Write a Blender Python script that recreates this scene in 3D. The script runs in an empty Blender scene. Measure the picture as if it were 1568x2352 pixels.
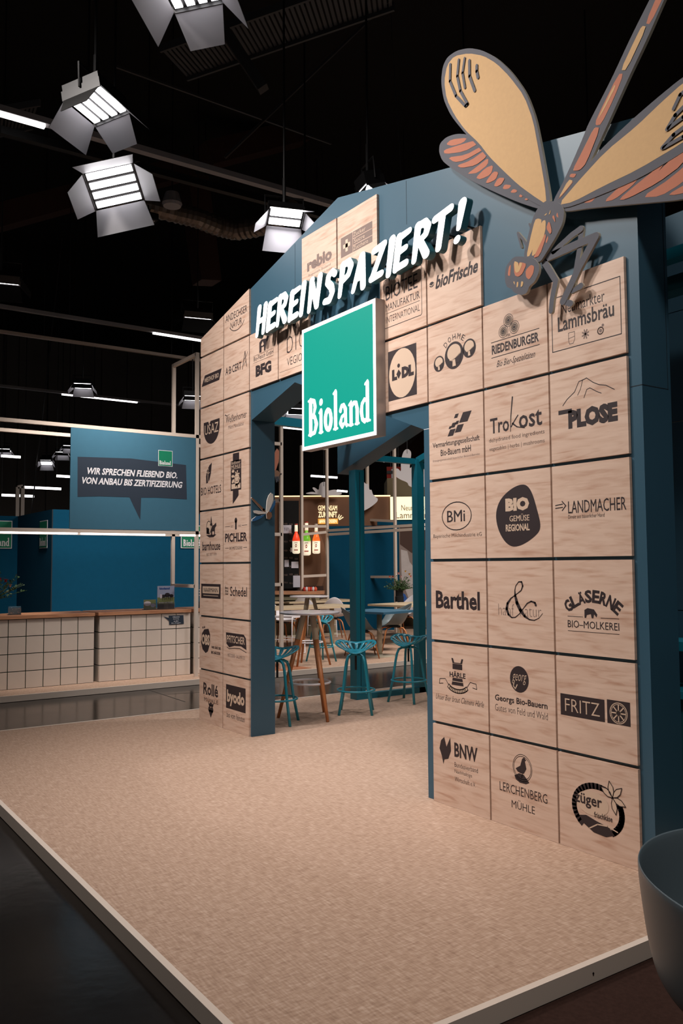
import bpy, math, random
import numpy as np
from mathutils import Vector, Matrix, geometry
random.seed(7)
S = bpy.context.scene
COL = S.collection

# ---------------------------------------------------------------- camera
FPX = 1933.486
CAM = np.array([7.44746, -3.48906, 1.47508])
YAW, PITCH, ROLL = -0.967704, 0.063292, -0.006432
_f = np.array([math.sin(YAW)*math.cos(PITCH), math.cos(YAW)*math.cos(PITCH), math.sin(PITCH)])
_r = np.array([math.cos(YAW), -math.sin(YAW), 0.0]); _u = np.cross(_r, _f)
_rt = _r*math.cos(ROLL) + _u*math.sin(ROLL)
_up = -_r*math.sin(ROLL) + _u*math.cos(ROLL)
cd = bpy.data.cameras.new('camera'); cam = bpy.data.objects.new('camera', cd); COL.objects.link(cam)
cd.sensor_fit = 'VERTICAL'; cd.sensor_height = 36.0; cd.lens = FPX*36.0/2352.0
cd.clip_end = 200; cd.clip_start = 0.05
M = Matrix(((_rt[0], _up[0], -_f[0], CAM[0]), (_rt[1], _up[1], -_f[1], CAM[1]), (_rt[2], _up[2], -_f[2], CAM[2]), (0, 0, 0, 1)))
cam.matrix_world = M
S.camera = cam

def PX(u, v, ax, val):
    """the point of the plane ax = val that the photograph shows at pixel (u, v)"""
    d = ((u-784)/FPX)*_rt - ((v-1176)/FPX)*_up + _f
    i = 'xyz'.index(ax)
    return Vector(CAM + d*((val-CAM[i])/d[i]))

# ---------------------------------------------------------------- world, exposure, hall lights
w = bpy.data.worlds.new('hall_air'); S.world = w; w.use_nodes = True
w.node_tree.nodes['Background'].inputs[0].default_value = (0.9, 0.86, 0.85, 1)
w.node_tree.nodes['Background'].inputs[1].default_value = 0.03
S.view_settings.view_transform = 'Standard'; S.view_settings.look = 'None'
S.view_settings.gamma = 1.0; S.view_settings.use_curve_mapping = False
S.view_settings.exposure = 0.0
S.cycles.use_denoising = True
S.cycles.max_bounces = 6
S.cycles.sample_clamp_indirect = 6.0

def area_light(name, loc, target, size, power, color=(1.0, 0.95, 0.92), spread=150, shape='SQUARE', sy=None):
    ld = bpy.data.lights.new(name, 'AREA'); ld.energy = power; ld.color = color
    ld.shape = 'RECTANGLE' if sy else shape; ld.size = size
    if sy: ld.size_y = sy
    ld.spread = math.radians(spread)
    o = bpy.data.objects.new(name, ld); COL.objects.link(o); o.location = loc
    d = Vector(target)-Vector(loc)
    o.rotation_euler = d.to_track_quat('-Z', 'Y').to_euler()
    return o
WHITE = (1.0, 0.93, 0.88)
# hall fixtures above and behind the photographer, out of frame
area_light('hall_lamp', (1.2, -4.2, 6.8), (2.2, 0.0, 2.9), 0.5, 80, WHITE, 80)
area_light('hall_lamp', (3.2, -4.2, 7.0), (3.2, 0.0, 3.0), 0.5, 52, WHITE, 84)
area_light('hall_lamp', (7.5, -2.5, 6.5), (5.6, -1.5, 0.0), 0.8, 55, WHITE, 100)
area_light('hall_lamp', (-1.0, 6.5, 6.5), (-4.5, 6.0, 0.0), 2.5, 330, WHITE, 120)
area_light('hall_lamp', (-1.9, -0.4, 5.6), (-4.6, 0.6, 0.9), 0.8, 52, WHITE, 62)

# ---------------------------------------------------------------- materials
def lin(c):
    return tuple(((x/255.0)/12.92 if x/255.0 <= 0.04045 else ((x/255.0+0.055)/1.055)**2.4) for x in c)
MATS = {}
def pbr(name, rgb, rough=0.5, metal=0.0, noise=0.0, nscale=20.0, bump=0.0, emit=0.0, spec=0.5, coat=0.0):
    if name in MATS: return MATS[name]
    m = bpy.data.materials.new(name); m.use_nodes = True; nt = m.node_tree
    b = nt.nodes['Principled BSDF']; c = lin(rgb)
    b.inputs['Base Color'].default_value = (*c, 1); b.inputs['Roughness'].default_value = rough
    b.inputs['Metallic'].default_value = metal; b.inputs['Specular IOR Level'].default_value = spec
    if emit:
        b.inputs['Emission Color'].default_value = (*c, 1); b.inputs['Emission Strength'].default_value = emit
    if noise or bump:
        tc = nt.nodes.new('ShaderNodeTexCoord'); nz = nt.nodes.new('ShaderNodeTexNoise')
        nz.inputs['Scale'].default_value = nscale; nz.inputs['Detail'].default_value = 5
        nt.links.new(tc.outputs['Object'], nz.inputs['Vector'])
        if noise:
            mx = nt.nodes.new('ShaderNodeMix'); mx.data_type = 'RGBA'
            mx.inputs[6].default_value = (*[v*(1-noise) for v in c], 1)
            mx.inputs[7].default_value = (*[min(1, v*(1+noise)) for v in c], 1)
            nt.links.new(nz.outputs['Fac'], mx.inputs[0]); nt.links.new(mx.outputs[2], b.inputs['Base Color'])
            if emit: nt.links.new(mx.outputs[2], b.inputs['Emission Color'])
        if bump:
            bp = nt.nodes.new('ShaderNodeBump'); bp.inputs['Strength'].default_value = bump; bp.inputs['Distance'].default_value = 0.01
            nt.links.new(nz.outputs['Fac'], bp.inputs['Height']); nt.links.new(bp.outputs['Normal'], b.inputs['Normal'])
    MATS[name] = m
    return m

def wood_mat(name, light, dark, axis_scale, per_object=True, rough=0.5, contrast=(0.35, 0.75), fig=1.0):
    m = bpy.data.materials.new(name); m.use_nodes = True; nt = m.node_tree; L = nt.links
    b = nt.nodes['Principled BSDF']; b.inputs['Roughness'].default_value = rough
    tc = nt.nodes.new('ShaderNodeTexCoord'); mp = nt.nodes.new('ShaderNodeMapping')
    mp.inputs['Scale'].default_value = axis_scale
    if per_object:
        oi = nt.nodes.new('ShaderNodeObjectInfo'); mu = nt.nodes.new('ShaderNodeVectorMath'); mu.operation = 'SCALE'
        cx = nt.nodes.new('ShaderNodeCombineXYZ')
        for k in range(3): L.new(oi.outputs['Random'], cx.inputs[k])
        L.new(cx.outputs[0], mu.inputs[0]); mu.inputs['Scale'].default_value = 37.0
        L.new(mu.outputs[0], mp.inputs['Location'])
    L.new(tc.outputs['Object'], mp.inputs['Vector'])
    n1 = nt.nodes.new('ShaderNodeTexNoise'); n1.inputs['Scale'].default_value = 1.0; n1.inputs['Detail'].default_value = 3
    n1.inputs['Distortion'].default_value = 0.6*fig
    L.new(mp.outputs[0], n1.inputs['Vector'])
    wv = nt.nodes.new('ShaderNodeMath'); wv.operation = 'MULTIPLY'; wv.inputs[1].default_value = 9.0*fig
    L.new(n1.outputs['Fac'], wv.inputs[0])
    fr = nt.nodes.new('ShaderNodeMath'); fr.operation = 'SINE'
    m2 = nt.nodes.new('ShaderNodeMath'); m2.operation = 'MULTIPLY'; m2.inputs[1].default_value = 6.2
    L.new(wv.outputs[0], m2.inputs[0]); L.new(m2.outputs[0], fr.inputs[0])
    rr = nt.nodes.new('ShaderNodeMapRange'); rr.inputs[1].default_value = -0.2; rr.inputs[2].default_value = 1.0
    rr.inputs[3].default_value = 0.0; rr.inputs[4].default_value = 0.55
    L.new(fr.outputs[0], rr.inputs[0])
    n2 = nt.nodes.new('ShaderNodeTexNoise'); n2.inputs['Scale'].default_value = 4.0; n2.inputs['Detail'].default_value = 8
    L.new(mp.outputs[0], n2.inputs['Vector'])
    r2 = nt.nodes.new('ShaderNodeMapRange'); r2.inputs[1].default_value = contrast[0]; r2.inputs[2].default_value = contrast[1]
    L.new(n2.outputs['Fac'], r2.inputs[0])
    ad = nt.nodes.new('ShaderNodeMath'); ad.operation = 'MULTIPLY'; L.new(rr.outputs[0], ad.inputs[0]); L.new(r2.outputs[0], ad.inputs[1])
    a2 = nt.nodes.new('ShaderNodeMath'); a2.operation = 'MULTIPLY_ADD'; a2.inputs[1].default_value = 0.35
    L.new(r2.outputs[0], a2.inputs[0]); L.new(ad.outputs[0], a2.inputs[2]); a2.use_clamp = True
    mx = nt.nodes.new('ShaderNodeMix'); mx.data_type = 'RGBA'
    mx.inputs[6].default_value = (*lin(light), 1); mx.inputs[7].default_value = (*lin(dark), 1)
    L.new(a2.outputs[0], mx.inputs[0]); L.new(mx.outputs[2], b.inputs['Base Color'])
    MATS[name] = m
    return m

def carpet_mat():
    """tan sisal-look floor covering: fine short streaks of several tans"""
    m = bpy.data.materials.new('tan_floor_covering'); m.use_nodes = True; nt = m.node_tree; L = nt.links
    b = nt.nodes['Principled BSDF']; b.inputs['Roughness'].default_value = 0.62; b.inputs['Specular IOR Level'].default_value = 0.3
    tc = nt.nodes.new('ShaderNodeTexCoord')
    def layer(scale, det):
        mp = nt.nodes.new('ShaderNodeMapping'); mp.inputs['Scale'].default_value = scale
        n = nt.nodes.new('ShaderNodeTexNoise'); n.inputs['Scale'].default_value = 1.0; n.inputs['Detail'].default_value = det
        L.new(tc.outputs['Object'], mp.inputs[0]); L.new(mp.outputs[0], n.inputs['Vector']); return n
    a = layer((16, 110, 1), 3); c = layer((90, 18, 1), 3); d = layer((1.1, 1.1, 1), 2)
    ad = nt.nodes.new('ShaderNodeMath'); ad.operation = 'ADD'; L.new(a.outputs['Fac'], ad.inputs[0]); L.new(c.outputs['Fac'], ad.inputs[1])
    ra = nt.nodes.new('ShaderNodeValToRGB'); e = ra.color_ramp.elements
    e[0].position = 0.31; e[0].color = (*lin((142, 113, 94)), 1)
    e[1].position = 0.69; e[1].color = (*lin((190, 164, 145)), 1)
    x = ra.color_ramp.elements.new(0.5); x.color = (*lin((168, 139, 118)), 1)
    hf = nt.nodes.new('ShaderNodeMath'); hf.operation = 'MULTIPLY'; hf.inputs[1].default_value = 0.5
    L.new(ad.outputs[0], hf.inputs[0]); L.new(hf.outputs[0], ra.inputs[0])
    L.new(ra.outputs[0], b.inputs['Base Color'])
    bp = nt.nodes.new('ShaderNodeBump'); bp.inputs['Strength'].default_value = 0.25; bp.inputs['Distance'].default_value = 0.004
    L.new(ad.outputs[0], bp.inputs['Height']); L.new(bp.outputs[0], b.inputs['Normal'])
    MATS['carpet'] = m
    return m

def hall_floor_mat():
    """dark polished hall floor with faint scuffs and puddled gloss"""
    m = bpy.data.materials.new('dark_hall_floor'); m.use_nodes = True; nt = m.node_tree; L = nt.links
    b = nt.nodes['Principled BSDF']; tc = nt.nodes.new('ShaderNodeTexCoord')
    n = nt.nodes.new('ShaderNodeTexNoise'); n.inputs['Scale'].default_value = 1.3; n.inputs['Detail'].default_value = 6
    L.new(tc.outputs['Object'], n.inputs['Vector'])
    mx = nt.nodes.new('ShaderNodeMix'); mx.data_type = 'RGBA'
    mx.inputs[6].default_value = (*lin((7, 5, 4)), 1); mx.inputs[7].default_value = (*lin((18, 14, 12)), 1)
    L.new(n.outputs['Fac'], mx.inputs[0]); L.new(mx.outputs[2], b.inputs['Base Color'])
    mr = nt.nodes.new('ShaderNodeMapRange'); mr.inputs[3].default_value = 0.10; mr.inputs[4].default_value = 0.26; b.inputs['Specular IOR Level'].default_value = 0.4
    L.new(n.outputs['Fac'], mr.inputs[0]); L.new(mr.outputs[0], b.inputs['Roughness'])
    n2 = nt.nodes.new('ShaderNodeTexNoise'); n2.inputs['Scale'].default_value = 9; n2.inputs['Detail'].default_value = 3
    L.new(tc.outputs['Object'], n2.inputs['Vector'])
    bp = nt.nodes.new('ShaderNodeBump'); bp.inputs['Strength'].default_value = 0.09; bp.inputs['Distance'].default_value = 0.01
    L.new(n2.outputs['Fac'], bp.inputs['Height']); L.new(bp.outputs[0], b.inputs['Normal'])
    MATS['hall_floor'] = m
    return m

PLY = wood_mat('birch_plywood', (210, 182, 163), (172, 130, 106), (1.3, 1.3, 10.0), fig=.7)
OAK = wood_mat('oak_leg_wood', (190, 120, 70), (140, 78, 40), (9, 9, 1.5), rough=0.4)
BEECH = wood_mat('beech_worktop', (196, 142, 106), (150, 92, 62), (3, 1.0, 12), rough=0.45)
LTOP = wood_mat('light_maple_top', (198, 178, 148), (176, 150, 116), (3, 1.0, 12), rough=0.45)
CARPET = carpet_mat(); HALLFLOOR = hall_floor_mat()
BLUE = pbr('petrol_paint', (50, 84, 102), 0.42, noise=0.04, nscale=3)
BLUE2 = pbr('deep_blue_felt', (10, 66, 92), 0.95, noise=0.08, nscale=14, spec=.1)
BANNERBLUE = pbr('banner_blue_fabric', (50, 98, 120), 0.9, noise=0.05, nscale=14)
DARKNAVY = pbr('dark_navy_print', (28, 42, 58), 0.8)
TEAL = pbr('teal_powder_coat', (18, 120, 140), 0.38)
TEALSTOOL = pbr('stool_teal_lacquer', (40, 140, 160), 0.3)
CREAM = pbr('cream_profile', (206, 190, 176), 0.45)
TILECREAM = pbr('cream_front_tile', (214, 198, 184), 0.55, noise=0.04, nscale=6)
GREENJOINT = pbr('dark_green_joint', (18, 60, 40), 0.7)
INK = pbr('black_print_ink', (42, 30, 32), 0.6)
GREYINK = pbr('grey_print_ink', (120, 100, 92), 0.6)
PLYFLAT = pbr('plywood_cutout', (202, 176, 154), 0.5)
JOINT = pbr('dark_joint', (18, 30, 38), 0.8)
WLIT = pbr('lit_white_letter', (255, 255, 255), 0.5, emit=0.95)
WPRINT = pbr('white_print', (225, 222, 225), 0.6)
GLIT = None
DGREY = pbr('letter_side', (44, 100, 112), 0.35)
ALU = pbr('aluminium_sign_case', (176, 166, 162), 0.4, metal=0.3)
BLACK = pbr('black_metal', (14, 13, 14), 0.5)
BLACKM = pbr('black_matt_paint', (10, 9, 9), 0.9)
TUBE = pbr('lit_tube', (255, 250, 250), 0.5, emit=4.0)
LAMPFACE = pbr('lit_lamp_face', (255, 252, 255), 0.5, emit=8.0)
DOORGREY = pbr('barn_door_metal', (128, 126, 130), 0.5)
RAIL = pbr('light_rail_grey', (150, 148, 150), 0.5)
CEIL = pbr('dark_ceiling', (14, 11, 10), 0.9)
BROWNBEAM = pbr('brown_timber_beam', (58, 32, 24), 0.8, noise=0.2, nscale=4)
OCHRE = pbr('ochre_paint', (188, 150, 102), 0.7, noise=0.08, nscale=40)
RUST = pbr('rust_orange_paint', (172, 102, 74), 0.7, noise=0.05, nscale=40)
SLATE = pbr('slate_outline_paint', (74, 74, 82), 0.7)
PLYEDGE = pbr('plywood_edge', (190, 182, 165), 0.6)
WHITESH = pbr('white_plastic_shell', (222, 216, 218), 0.35)
GREYSH = pbr('grey_green_shell', (92, 102, 104), 0.38)
TABLEWHITE = pbr('white_table_laminate', (214, 208, 210), 0.2)
CREAMMET = pbr('cream_steel', (190, 178, 156), 0.4)
BLUETOP = pbr('blue_table_top', (52, 92, 114), 0.5)
GREEN = pbr('brand_green', (0, 118, 84), 0.5)
PAPER = pbr('paper', (214, 210, 220), 0.7)
LEAF = pbr('leaf_green', (44, 70, 30), 0.6, noise=0.3, nscale=30)
CLOUD = pbr('cloud_board', (208, 202, 202), 0.7)

def green_lit():
    m = bpy.data.materials.new('backlit_green_film'); m.use_nodes = True; nt = m.node_tree
    b = nt.nodes['Principled BSDF']; c = lin((4, 164, 146))
    b.inputs['Base Color'].default_value = (*lin((0, 60, 46)), 1); b.inputs['Roughness'].default_value = 0.4
    b.inputs['Emission Color'].default_value = (*c, 1); b.inputs['Emission Strength'].default_value = 0.92
    return m
GLIT = green_lit()

# ---------------------------------------------------------------- mesh helpers
class MB:
    def __init__(s): s.v = []; s.f = []; s.m = []; s.mats = []
    def mi(s, mat):
        if mat not in s.mats: s.mats.append(mat)
        return s.mats.index(mat)
    def add(s, vs, fs, mat):
        o = len(s.v); k = s.mi(mat); s.v.extend([tuple(v) for v in vs])
        s.f.extend([tuple(i+o for i in f) for f in fs]); s.m.extend([k]*len(fs)); return s
    def box(s, a, b, mat):
        x0, y0, z0 = a; x1, y1, z1 = b
        v = [(x0,y0,z0),(x1,y0,z0),(x1,y1,z0),(x0,y1,z0),(x0,y0,z1),(x1,y0,z1),(x1,y1,z1),(x0,y1,z1)]
        return s.add(v, [(0,3,2,1),(4,5,6,7),(0,1,5,4),(1,2,6,5),(2,3,7,6),(3,0,4,7)], mat)
    def beam(s, p, q, wx, wz, mat, up=(0, 0, 1)):
        p = Vector(p); q = Vector(q); d = (q-p).normalized(); upv = Vector(up)
        if abs(d.dot(upv)) > 0.98: upv = Vector((0, 1, 0))
        sx = d.cross(upv).normalized()*wx/2; sz = sx.cross(d).normalized()*wz/2
        v = [p-sx-sz, p+sx-sz, p+sx+sz, p-sx+sz, q-sx-sz, q+sx-sz, q+sx+sz, q-sx+sz]
        return s.add(v, [(0,1,2,3),(7,6,5,4),(0,4,5,1),(1,5,6,2),(2,6,7,3),(3,7,4,0)], mat)
    def tube(s, pts, rad, mat, seg=10, closed=False):
        pts = [Vector(p) for p in pts]; n = len(pts)
        rads = rad if isinstance(rad, (list, tuple)) else [rad]*n
        vs = []; prev = None
        for i, p in enumerate(pts):
            if closed: d = (pts[(i+1) % n]-pts[i-1]).normalized()
            else: d = (pts[min(i+1, n-1)]-pts[max(i-1, 0)]).normalized()
            a = prev if prev is not None else (Vector((0, 0, 1)) if abs(d.z) < 0.9 else Vector((1, 0, 0)))
            a = (a - d*a.dot(d)).normalized(); prev = a; b = d.cross(a)
            for k in range(seg):
                t = 2*math.pi*k/seg; vs.append(p+(a*math.cos(t)+b*math.sin(t))*rads[i])
        fs = []
        for i in range(n if closed else n-1):
            j = (i+1) % n
            for k in range(seg):
                fs.append((i*seg+k, i*seg+(k+1) % seg, j*seg+(k+1) % seg, j*seg+k))
        if not closed:
            fs.append(tuple(reversed(range(seg)))); fs.append(tuple(range((n-1)*seg, n*seg)))
        return s.add(vs, fs, mat)
    def lathe(s, prof, c, mat, seg=24):
        vs = []
        for r, z in prof:
            for k in range(seg):
                t = 2*math.pi*k/seg; vs.append((c[0]+r*math.cos(t), c[1]+r*math.sin(t), c[2]+z))
        fs = []
        for i in range(len(prof)-1):
            for k in range(seg): fs.append((i*seg+k, i*seg+(k+1) % seg, (i+1)*seg+(k+1) % seg, (i+1)*seg+k))
        fs.append(tuple(reversed(range(seg)))); fs.append(tuple(range((len(prof)-1)*seg, len(prof)*seg)))
        return s.add(vs, fs, mat)
    def prism(s, poly, fr, d0, d1, mat, side=None):
        """poly: 2-D outline; fr(u, v, d) -> point; caps at depth d0 (front) and d1 (back)"""
        n = len(poly); side = side or mat
        tri = geometry.tessellate_polygon([[Vector((p[0], p[1], 0)) for p in poly]])
        ar = sum(poly[i][0]*poly[(i+1) % n][1]-poly[(i+1) % n][0]*poly[i][1] for i in range(n))
        F = [tuple(fr(p[0], p[1], d0)) for p in poly]; B = [tuple(fr(p[0], p[1], d1)) for p in poly]
        def ori(t):
            a, b, c = [poly[i] for i in t]
            return t if (b[0]-a[0])*(c[1]-a[1])-(b[1]-a[1])*(c[0]-a[0]) > 0 else (t[0], t[2], t[1])
        s.add(F, [ori(t) for t in tri], mat)
        if abs(d1-d0) > 1e-6:
            s.add(B, [tuple(reversed(ori(t))) for t in tri], side)
            fs = []
            for i in range(n):
                j = (i+1) % n
                fs.append((i, n+i, n+j, j) if ar > 0 else (i, j, n+j, n+i))
            s.add(F+B, fs, side)
        return s
    def build(s, name, parent=None, origin=(0, 0, 0), smooth=False, label=None):
        me = bpy.data.meshes.new(name); o = Vector(origin)
        me.from_pydata([tuple(Vector(v)-o) for v in s.v], [], s.f)
        for m in s.mats: me.materials.append(m)
        me.polygons.foreach_set('material_index', s.m)
        if smooth: me.polygons.foreach_set('use_smooth', [True]*len(me.polygons))
        me.update()
        ob = bpy.data.objects.new(name, me); COL.objects.link(ob)
        if parent is not None: ob.parent = parent
        else: ob.location = o
        if label: ob['label'] = label
        return ob
def XZ(u, v, d): return (u, d, v)           # wall that faces -Y
def YZp(u, v, d): return (-d, u, v)         # wall that faces +X (depth grows away from +X)
def thing(name, label, cat, loc=(0, 0, 0), rz=0.0, group=None):
    o = bpy.data.objects.new(name, None); COL.objects.link(o); o.location = loc; o.rotation_euler = (0, 0, rz)
    o.empty_display_size = 0.1
    o['label'] = label; o['category'] = cat
    if group: o['group'] = group
    return o
def tag(o, label, cat, group=None):
    o['label'] = label; o['category'] = cat
    if group: o['group'] = group
    return o
def struct(o): o['kind'] = 'structure'; return o
def dup(root, loc, rz, label=None, group=None):
    r = root.copy(); COL.objects.link(r); r.location = loc; r.rotation_euler = (0, 0, rz)
    if label: r['label'] = label
    if group: r['group'] = group
    for ch in list(root.children):
        c = ch.copy(); COL.objects.link(c); c.parent = r
        for g in list(ch.children):
            d = g.copy(); COL.objects.link(d); d.parent = c
    return r

# ---------------------------------------------------------------- lettering helpers (2-D)
_tc = {}
def glyphs(txt, bold=0.0, sp=1.0):
    k = (txt, bold, sp)
    if k in _tc: return _tc[k]
    c = bpy.data.curves.new('t', 'FONT'); c.body = txt; c.size = 1.0; c.offset = bold; c.resolution_u = 2; c.space_character = sp
    c.fill_mode = 'FRONT'
    ob = bpy.data.objects.new('t', c); me = bpy.data.meshes.new_from_object(ob)
    vs = [(v.co.x, v.co.y) for v in me.vertices]; fs = [tuple(p.vertices) for p in me.polygons]
    bpy.data.objects.remove(ob); bpy.data.meshes.remove(me); bpy.data.curves.remove(c)
    _tc[k] = (vs, fs); return _tc[k]
class Pen:
    """draws flat print: coordinates u, v on the board, every item a hair prouder than the last"""
    def __init__(s, mb, fr, u0, v0, su, sv, d, step=-0.0006):
        s.mb = mb; s.fr = fr; s.u0 = u0; s.v0 = v0; s.su = su; s.sv = sv; s.d = d; s.step = step
    def P(s, u, v, lay=0): return s.fr(s.u0+u*s.su, s.v0+v*s.sv, s.d+s.step*(1+lay))
    def text(s, t, cx, cy, w, h, mat=None, bold=0.0, shear=0.0, sp=1.0, lay=0, rot=0.0, mirror=False):
        if 'M' in t and bold > 0:        # widen by overprinting: the outline offset would close the M
            e = bold*h*.55
            for k_, dx in enumerate((-e, -e/3, e/3, e)): s.text(t, cx+dx, cy, w-2*e, h, mat, 0.0, shear, sp, lay+.1*k_, rot, mirror)
            return
        vs, fs = glyphs(t, bold, sp)
        if not vs: return
        x0 = min(v[0] for v in vs); x1 = max(v[0] for v in vs); y0 = min(v[1] for v in vs); y1 = max(v[1] for v in vs)
        out = []
        for x, y in vs:
            a = ((x-x0)/(x1-x0)-0.5)*w; b = ((y-y0)/(y1-y0)-0.5)*h
            if mirror: a = -a
            a += shear*b
            out.append(s.P(cx+a*math.cos(rot)-b*math.sin(rot), cy+a*math.sin(rot)+b*math.cos(rot), lay))
        s.mb.add(out, [tuple(reversed(f)) for f in fs] if mirror else fs, mat or INK)
    def arc(s, t, cx, cy, r, h, a0, a1, mat=None, bold=0.0, wch=None, lay=0):
        n = len(t)
        for i, ch in enumerate(t):
            a = a0+(a1-a0)*(i/(n-1)); wd = (wch or h*0.75)*(0.4 if ch in 'I' else 1)
            s.text(ch, cx+r*math.cos(a), cy+r*math.sin(a), wd, h, mat, bold, lay=lay, rot=a-math.pi/2)
    def poly(s, pts, mat=None, lay=0):
        tri = geometry.tessellate_polygon([[Vector((p[0], p[1], 0)) for p in pts]])
        fs = []
        for t in tri:
            a, b, c = [pts[i] for i in t]
            fs.append(t if (b[0]-a[0])*(c[1]-a[1])-(b[1]-a[1])*(c[0]-a[0]) > 0 else (t[0], t[2], t[1]))
        s.mb.add([s.P(p[0], p[1], lay) for p in pts], fs, mat or INK)
    def rect(s, a, b, c, d, mat=None, lay=0): s.poly([(a, b), (c, b), (c, d), (a, d)], mat, lay)
    def disc(s, cx, cy, r, mat=None, lay=0, ry=None, seg=28, rot=0):
        ry = ry or r
        s.poly([(cx+r*math.cos(t)*math.cos(rot)-ry*math.sin(t)*math.sin(rot), cy+r*math.cos(t)*math.sin(rot)+ry*math.sin(t)*math.cos(rot))
                for t in [2*math.pi*k/seg for k in range(seg)]], mat, lay)
    def line(s, pts, wd, mat=None, lay=0, wd2=None):
        n = len(pts)
        for i in range(n-1):
            (x0, y0), (x1, y1) = pts[i], pts[i+1]; L = math.hypot(x1-x0, y1-y0) or 1e-6
            a = wd+(wd2-wd)*i/(n-1) if wd2 is not None else wd; b = wd+(wd2-wd)*(i+1)/(n-1) if wd2 is not None else wd
            nx, ny = -(y1-y0)/L, (x1-x0)/L
            ex, ey = (x1-x0)/L*a*0.2, (y1-y0)/L*a*0.2
            s.poly([(x0-nx*a/2-ex, y0-ny*a/2-ey), (x1-nx*b/2+ex, y1-ny*b/2+ey), (x1+nx*b/2+ex, y1+ny*b/2+ey), (x0+nx*a/2-ex, y0+ny*a/2-ey)], mat, lay)
    def stroke(s, pts, mat=None, lay=0):
        for a, b in zip(pts, pts[1:]): s.poly(capsule(a[:2], b[:2], a[2], b[2], 5), mat, lay)
    def ring(s, cx, cy, r, wd, mat=None, lay=0, ry=None, a0=0, a1=2*math.pi, seg=28):
        ry = ry or r; s.line([(cx+r*math.cos(a0+(a1-a0)*k/seg), cy+ry*math.sin(a0+(a1-a0)*k/seg)) for k in range(seg+1)], wd, mat, lay)

def capsule(p, q, w0, w1, seg=7):
    """outline (ccw) of a round-ended stroke"""
    ang = math.atan2(q[1]-p[1], q[0]-p[0]); out = []
    for k in range(seg+1):
        t = ang-math.pi/2+math.pi*k/seg; out.append((q[0]+w1/2*math.cos(t), q[1]+w1/2*math.sin(t)))
    for k in range(seg+1):
        t = ang+math.pi/2+math.pi*k/seg; out.append((p[0]+w0/2*math.cos(t), p[1]+w0/2*math.sin(t)))
    return out
BRUSH = {
 'H': [[(.10,.0,.17),(.13,1,.24)], [(.58,.02,.19),(.60,1,.24)], [(.12,.48,.19),(.6,.52,.19)]],
 'E': [[(.10,.05,.22),(.13,.95,.24)], [(.12,.93,.22),(.60,1.0,.17)], [(.12,.50,.2),(.50,.56,.17)], [(.11,.06,.2),(.58,.10,.2)]],
 'R': [[(.08,.0,.17),(.12,.96,.24)], [(.12,.95,.22),(.42,.97,.22),(.58,.82,.22),(.52,.62,.2),(.2,.48,.18)], [(.28,.5,.2),(.62,.04,.24)]],
 'I': [[(.12,.0,.2),(.15,1,.25)]],
 'N': [[(.10,.0,.18),(.13,1,.24)], [(.14,.95,.2),(.58,.05,.22)], [(.60,.1,.18),(.64,1,.24)]],
 'S': [[(.58,.86,.2),(.40,.98,.2),(.2,.88,.22),(.18,.68,.22),(.44,.48,.24),(.54,.28,.22),(.40,.06,.22),(.12,.08,.2)]],
 'P': [[(.08,.0,.17),(.12,.96,.24)], [(.12,.95,.22),(.44,.98,.22),(.60,.8,.22),(.5,.56,.2),(.16,.42,.18)]],
 'A': [[(.06,.0,.17),(.38,.98,.24)], [(.40,.98,.24),(.60,.0,.22)], [(.2,.32,.17),(.55,.34,.17)]],
 'Z': [[(.10,.90,.2),(.60,.96,.22)], [(.58,.92,.2),(.12,.08,.2)], [(.10,.07,.22),(.60,.10,.19)]],
 'T': [[(.02,.86,.2),(.66,.96,.2)], [(.34,.9,.22),(.30,.0,.19)]],
 '!': [[(.12,.36,.14),(.18,1,.25)], [(.10,.06,.2),(.11,.07,.2)]],
}
LOGO = {  # heavy old-style serif word: strokes with widths, unit = x-height 1, x positions absolute
 'B': [[(.28,.08,.30),(.28,1.45,.30)], [(.10,.03,.10),(.5,.03,.10)], [(.08,1.48,.10),(.5,1.5,.10)],
       [(.35,1.45,.13),(.62,1.40,.22),(.70,1.16,.26),(.58,.86,.16),(.36,.80,.12)], [(.36,.78,.12),(.66,.74,.2),(.80,.42,.30),(.66,.1,.2),(.36,.04,.13)]],
 'i': [[(1.22,.08,.26),(1.22,.9,.26)], [(1.06,.03,.09),(1.38,.03,.09)], [(1.06,.86,.1),(1.26,.97,.12)], [(1.22,1.28,.28),(1.25,1.3,.28)]],
 'o': [[(1.86+.25*math.cos(t), .48+.40*math.sin(t), .19+.09*abs(math.cos(t+.3))) for t in [2*math.pi*k/14 for k in range(15)]]],
 'l': [[(2.50,.08,.26),(2.50,1.5,.26)], [(2.33,.03,.09),(2.67,.03,.09)], [(2.32,1.48,.1),(2.52,1.58,.12)]],
 'a': [[(2.92,.72,.22),(3.0,.88,.18),(3.2,.9,.18),(3.32,.72,.24),(3.34,.2,.24)], [(3.34,.2,.22),(3.42,.05,.14),(3.54,.08,.08)],
       [(3.3,.54,.12),(3.02,.44,.16),(2.92,.22,.24),(3.06,.06,.2),(3.3,.2,.12)]],
 'n': [[(3.78,.08,.25),(3.78,.84,.25)], [(3.62,.03,.09),(3.94,.03,.09)], [(3.6,.84,.09),(3.8,.95,.12)], [(3.82,.72,.12),(4.0,.88,.17),(4.2,.84,.2),(4.27,.6,.25),(4.27,.08,.25)], [(4.12,.03,.09),(4.42,.03,.09)]],
 'd': [[(5.08,.1,.25),(5.08,1.5,.25)], [(4.9,1.48,.1),(5.1,1.58,.12)], [(5.06,.06,.12),(5.28,.04,.09)],
       [(5.02,.82,.13),(4.84,.9,.16),(4.66,.74,.2),(4.6,.46,.25),(4.68,.16,.2),(4.86,.04,.17),(5.04,.16,.12)]],
}
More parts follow.
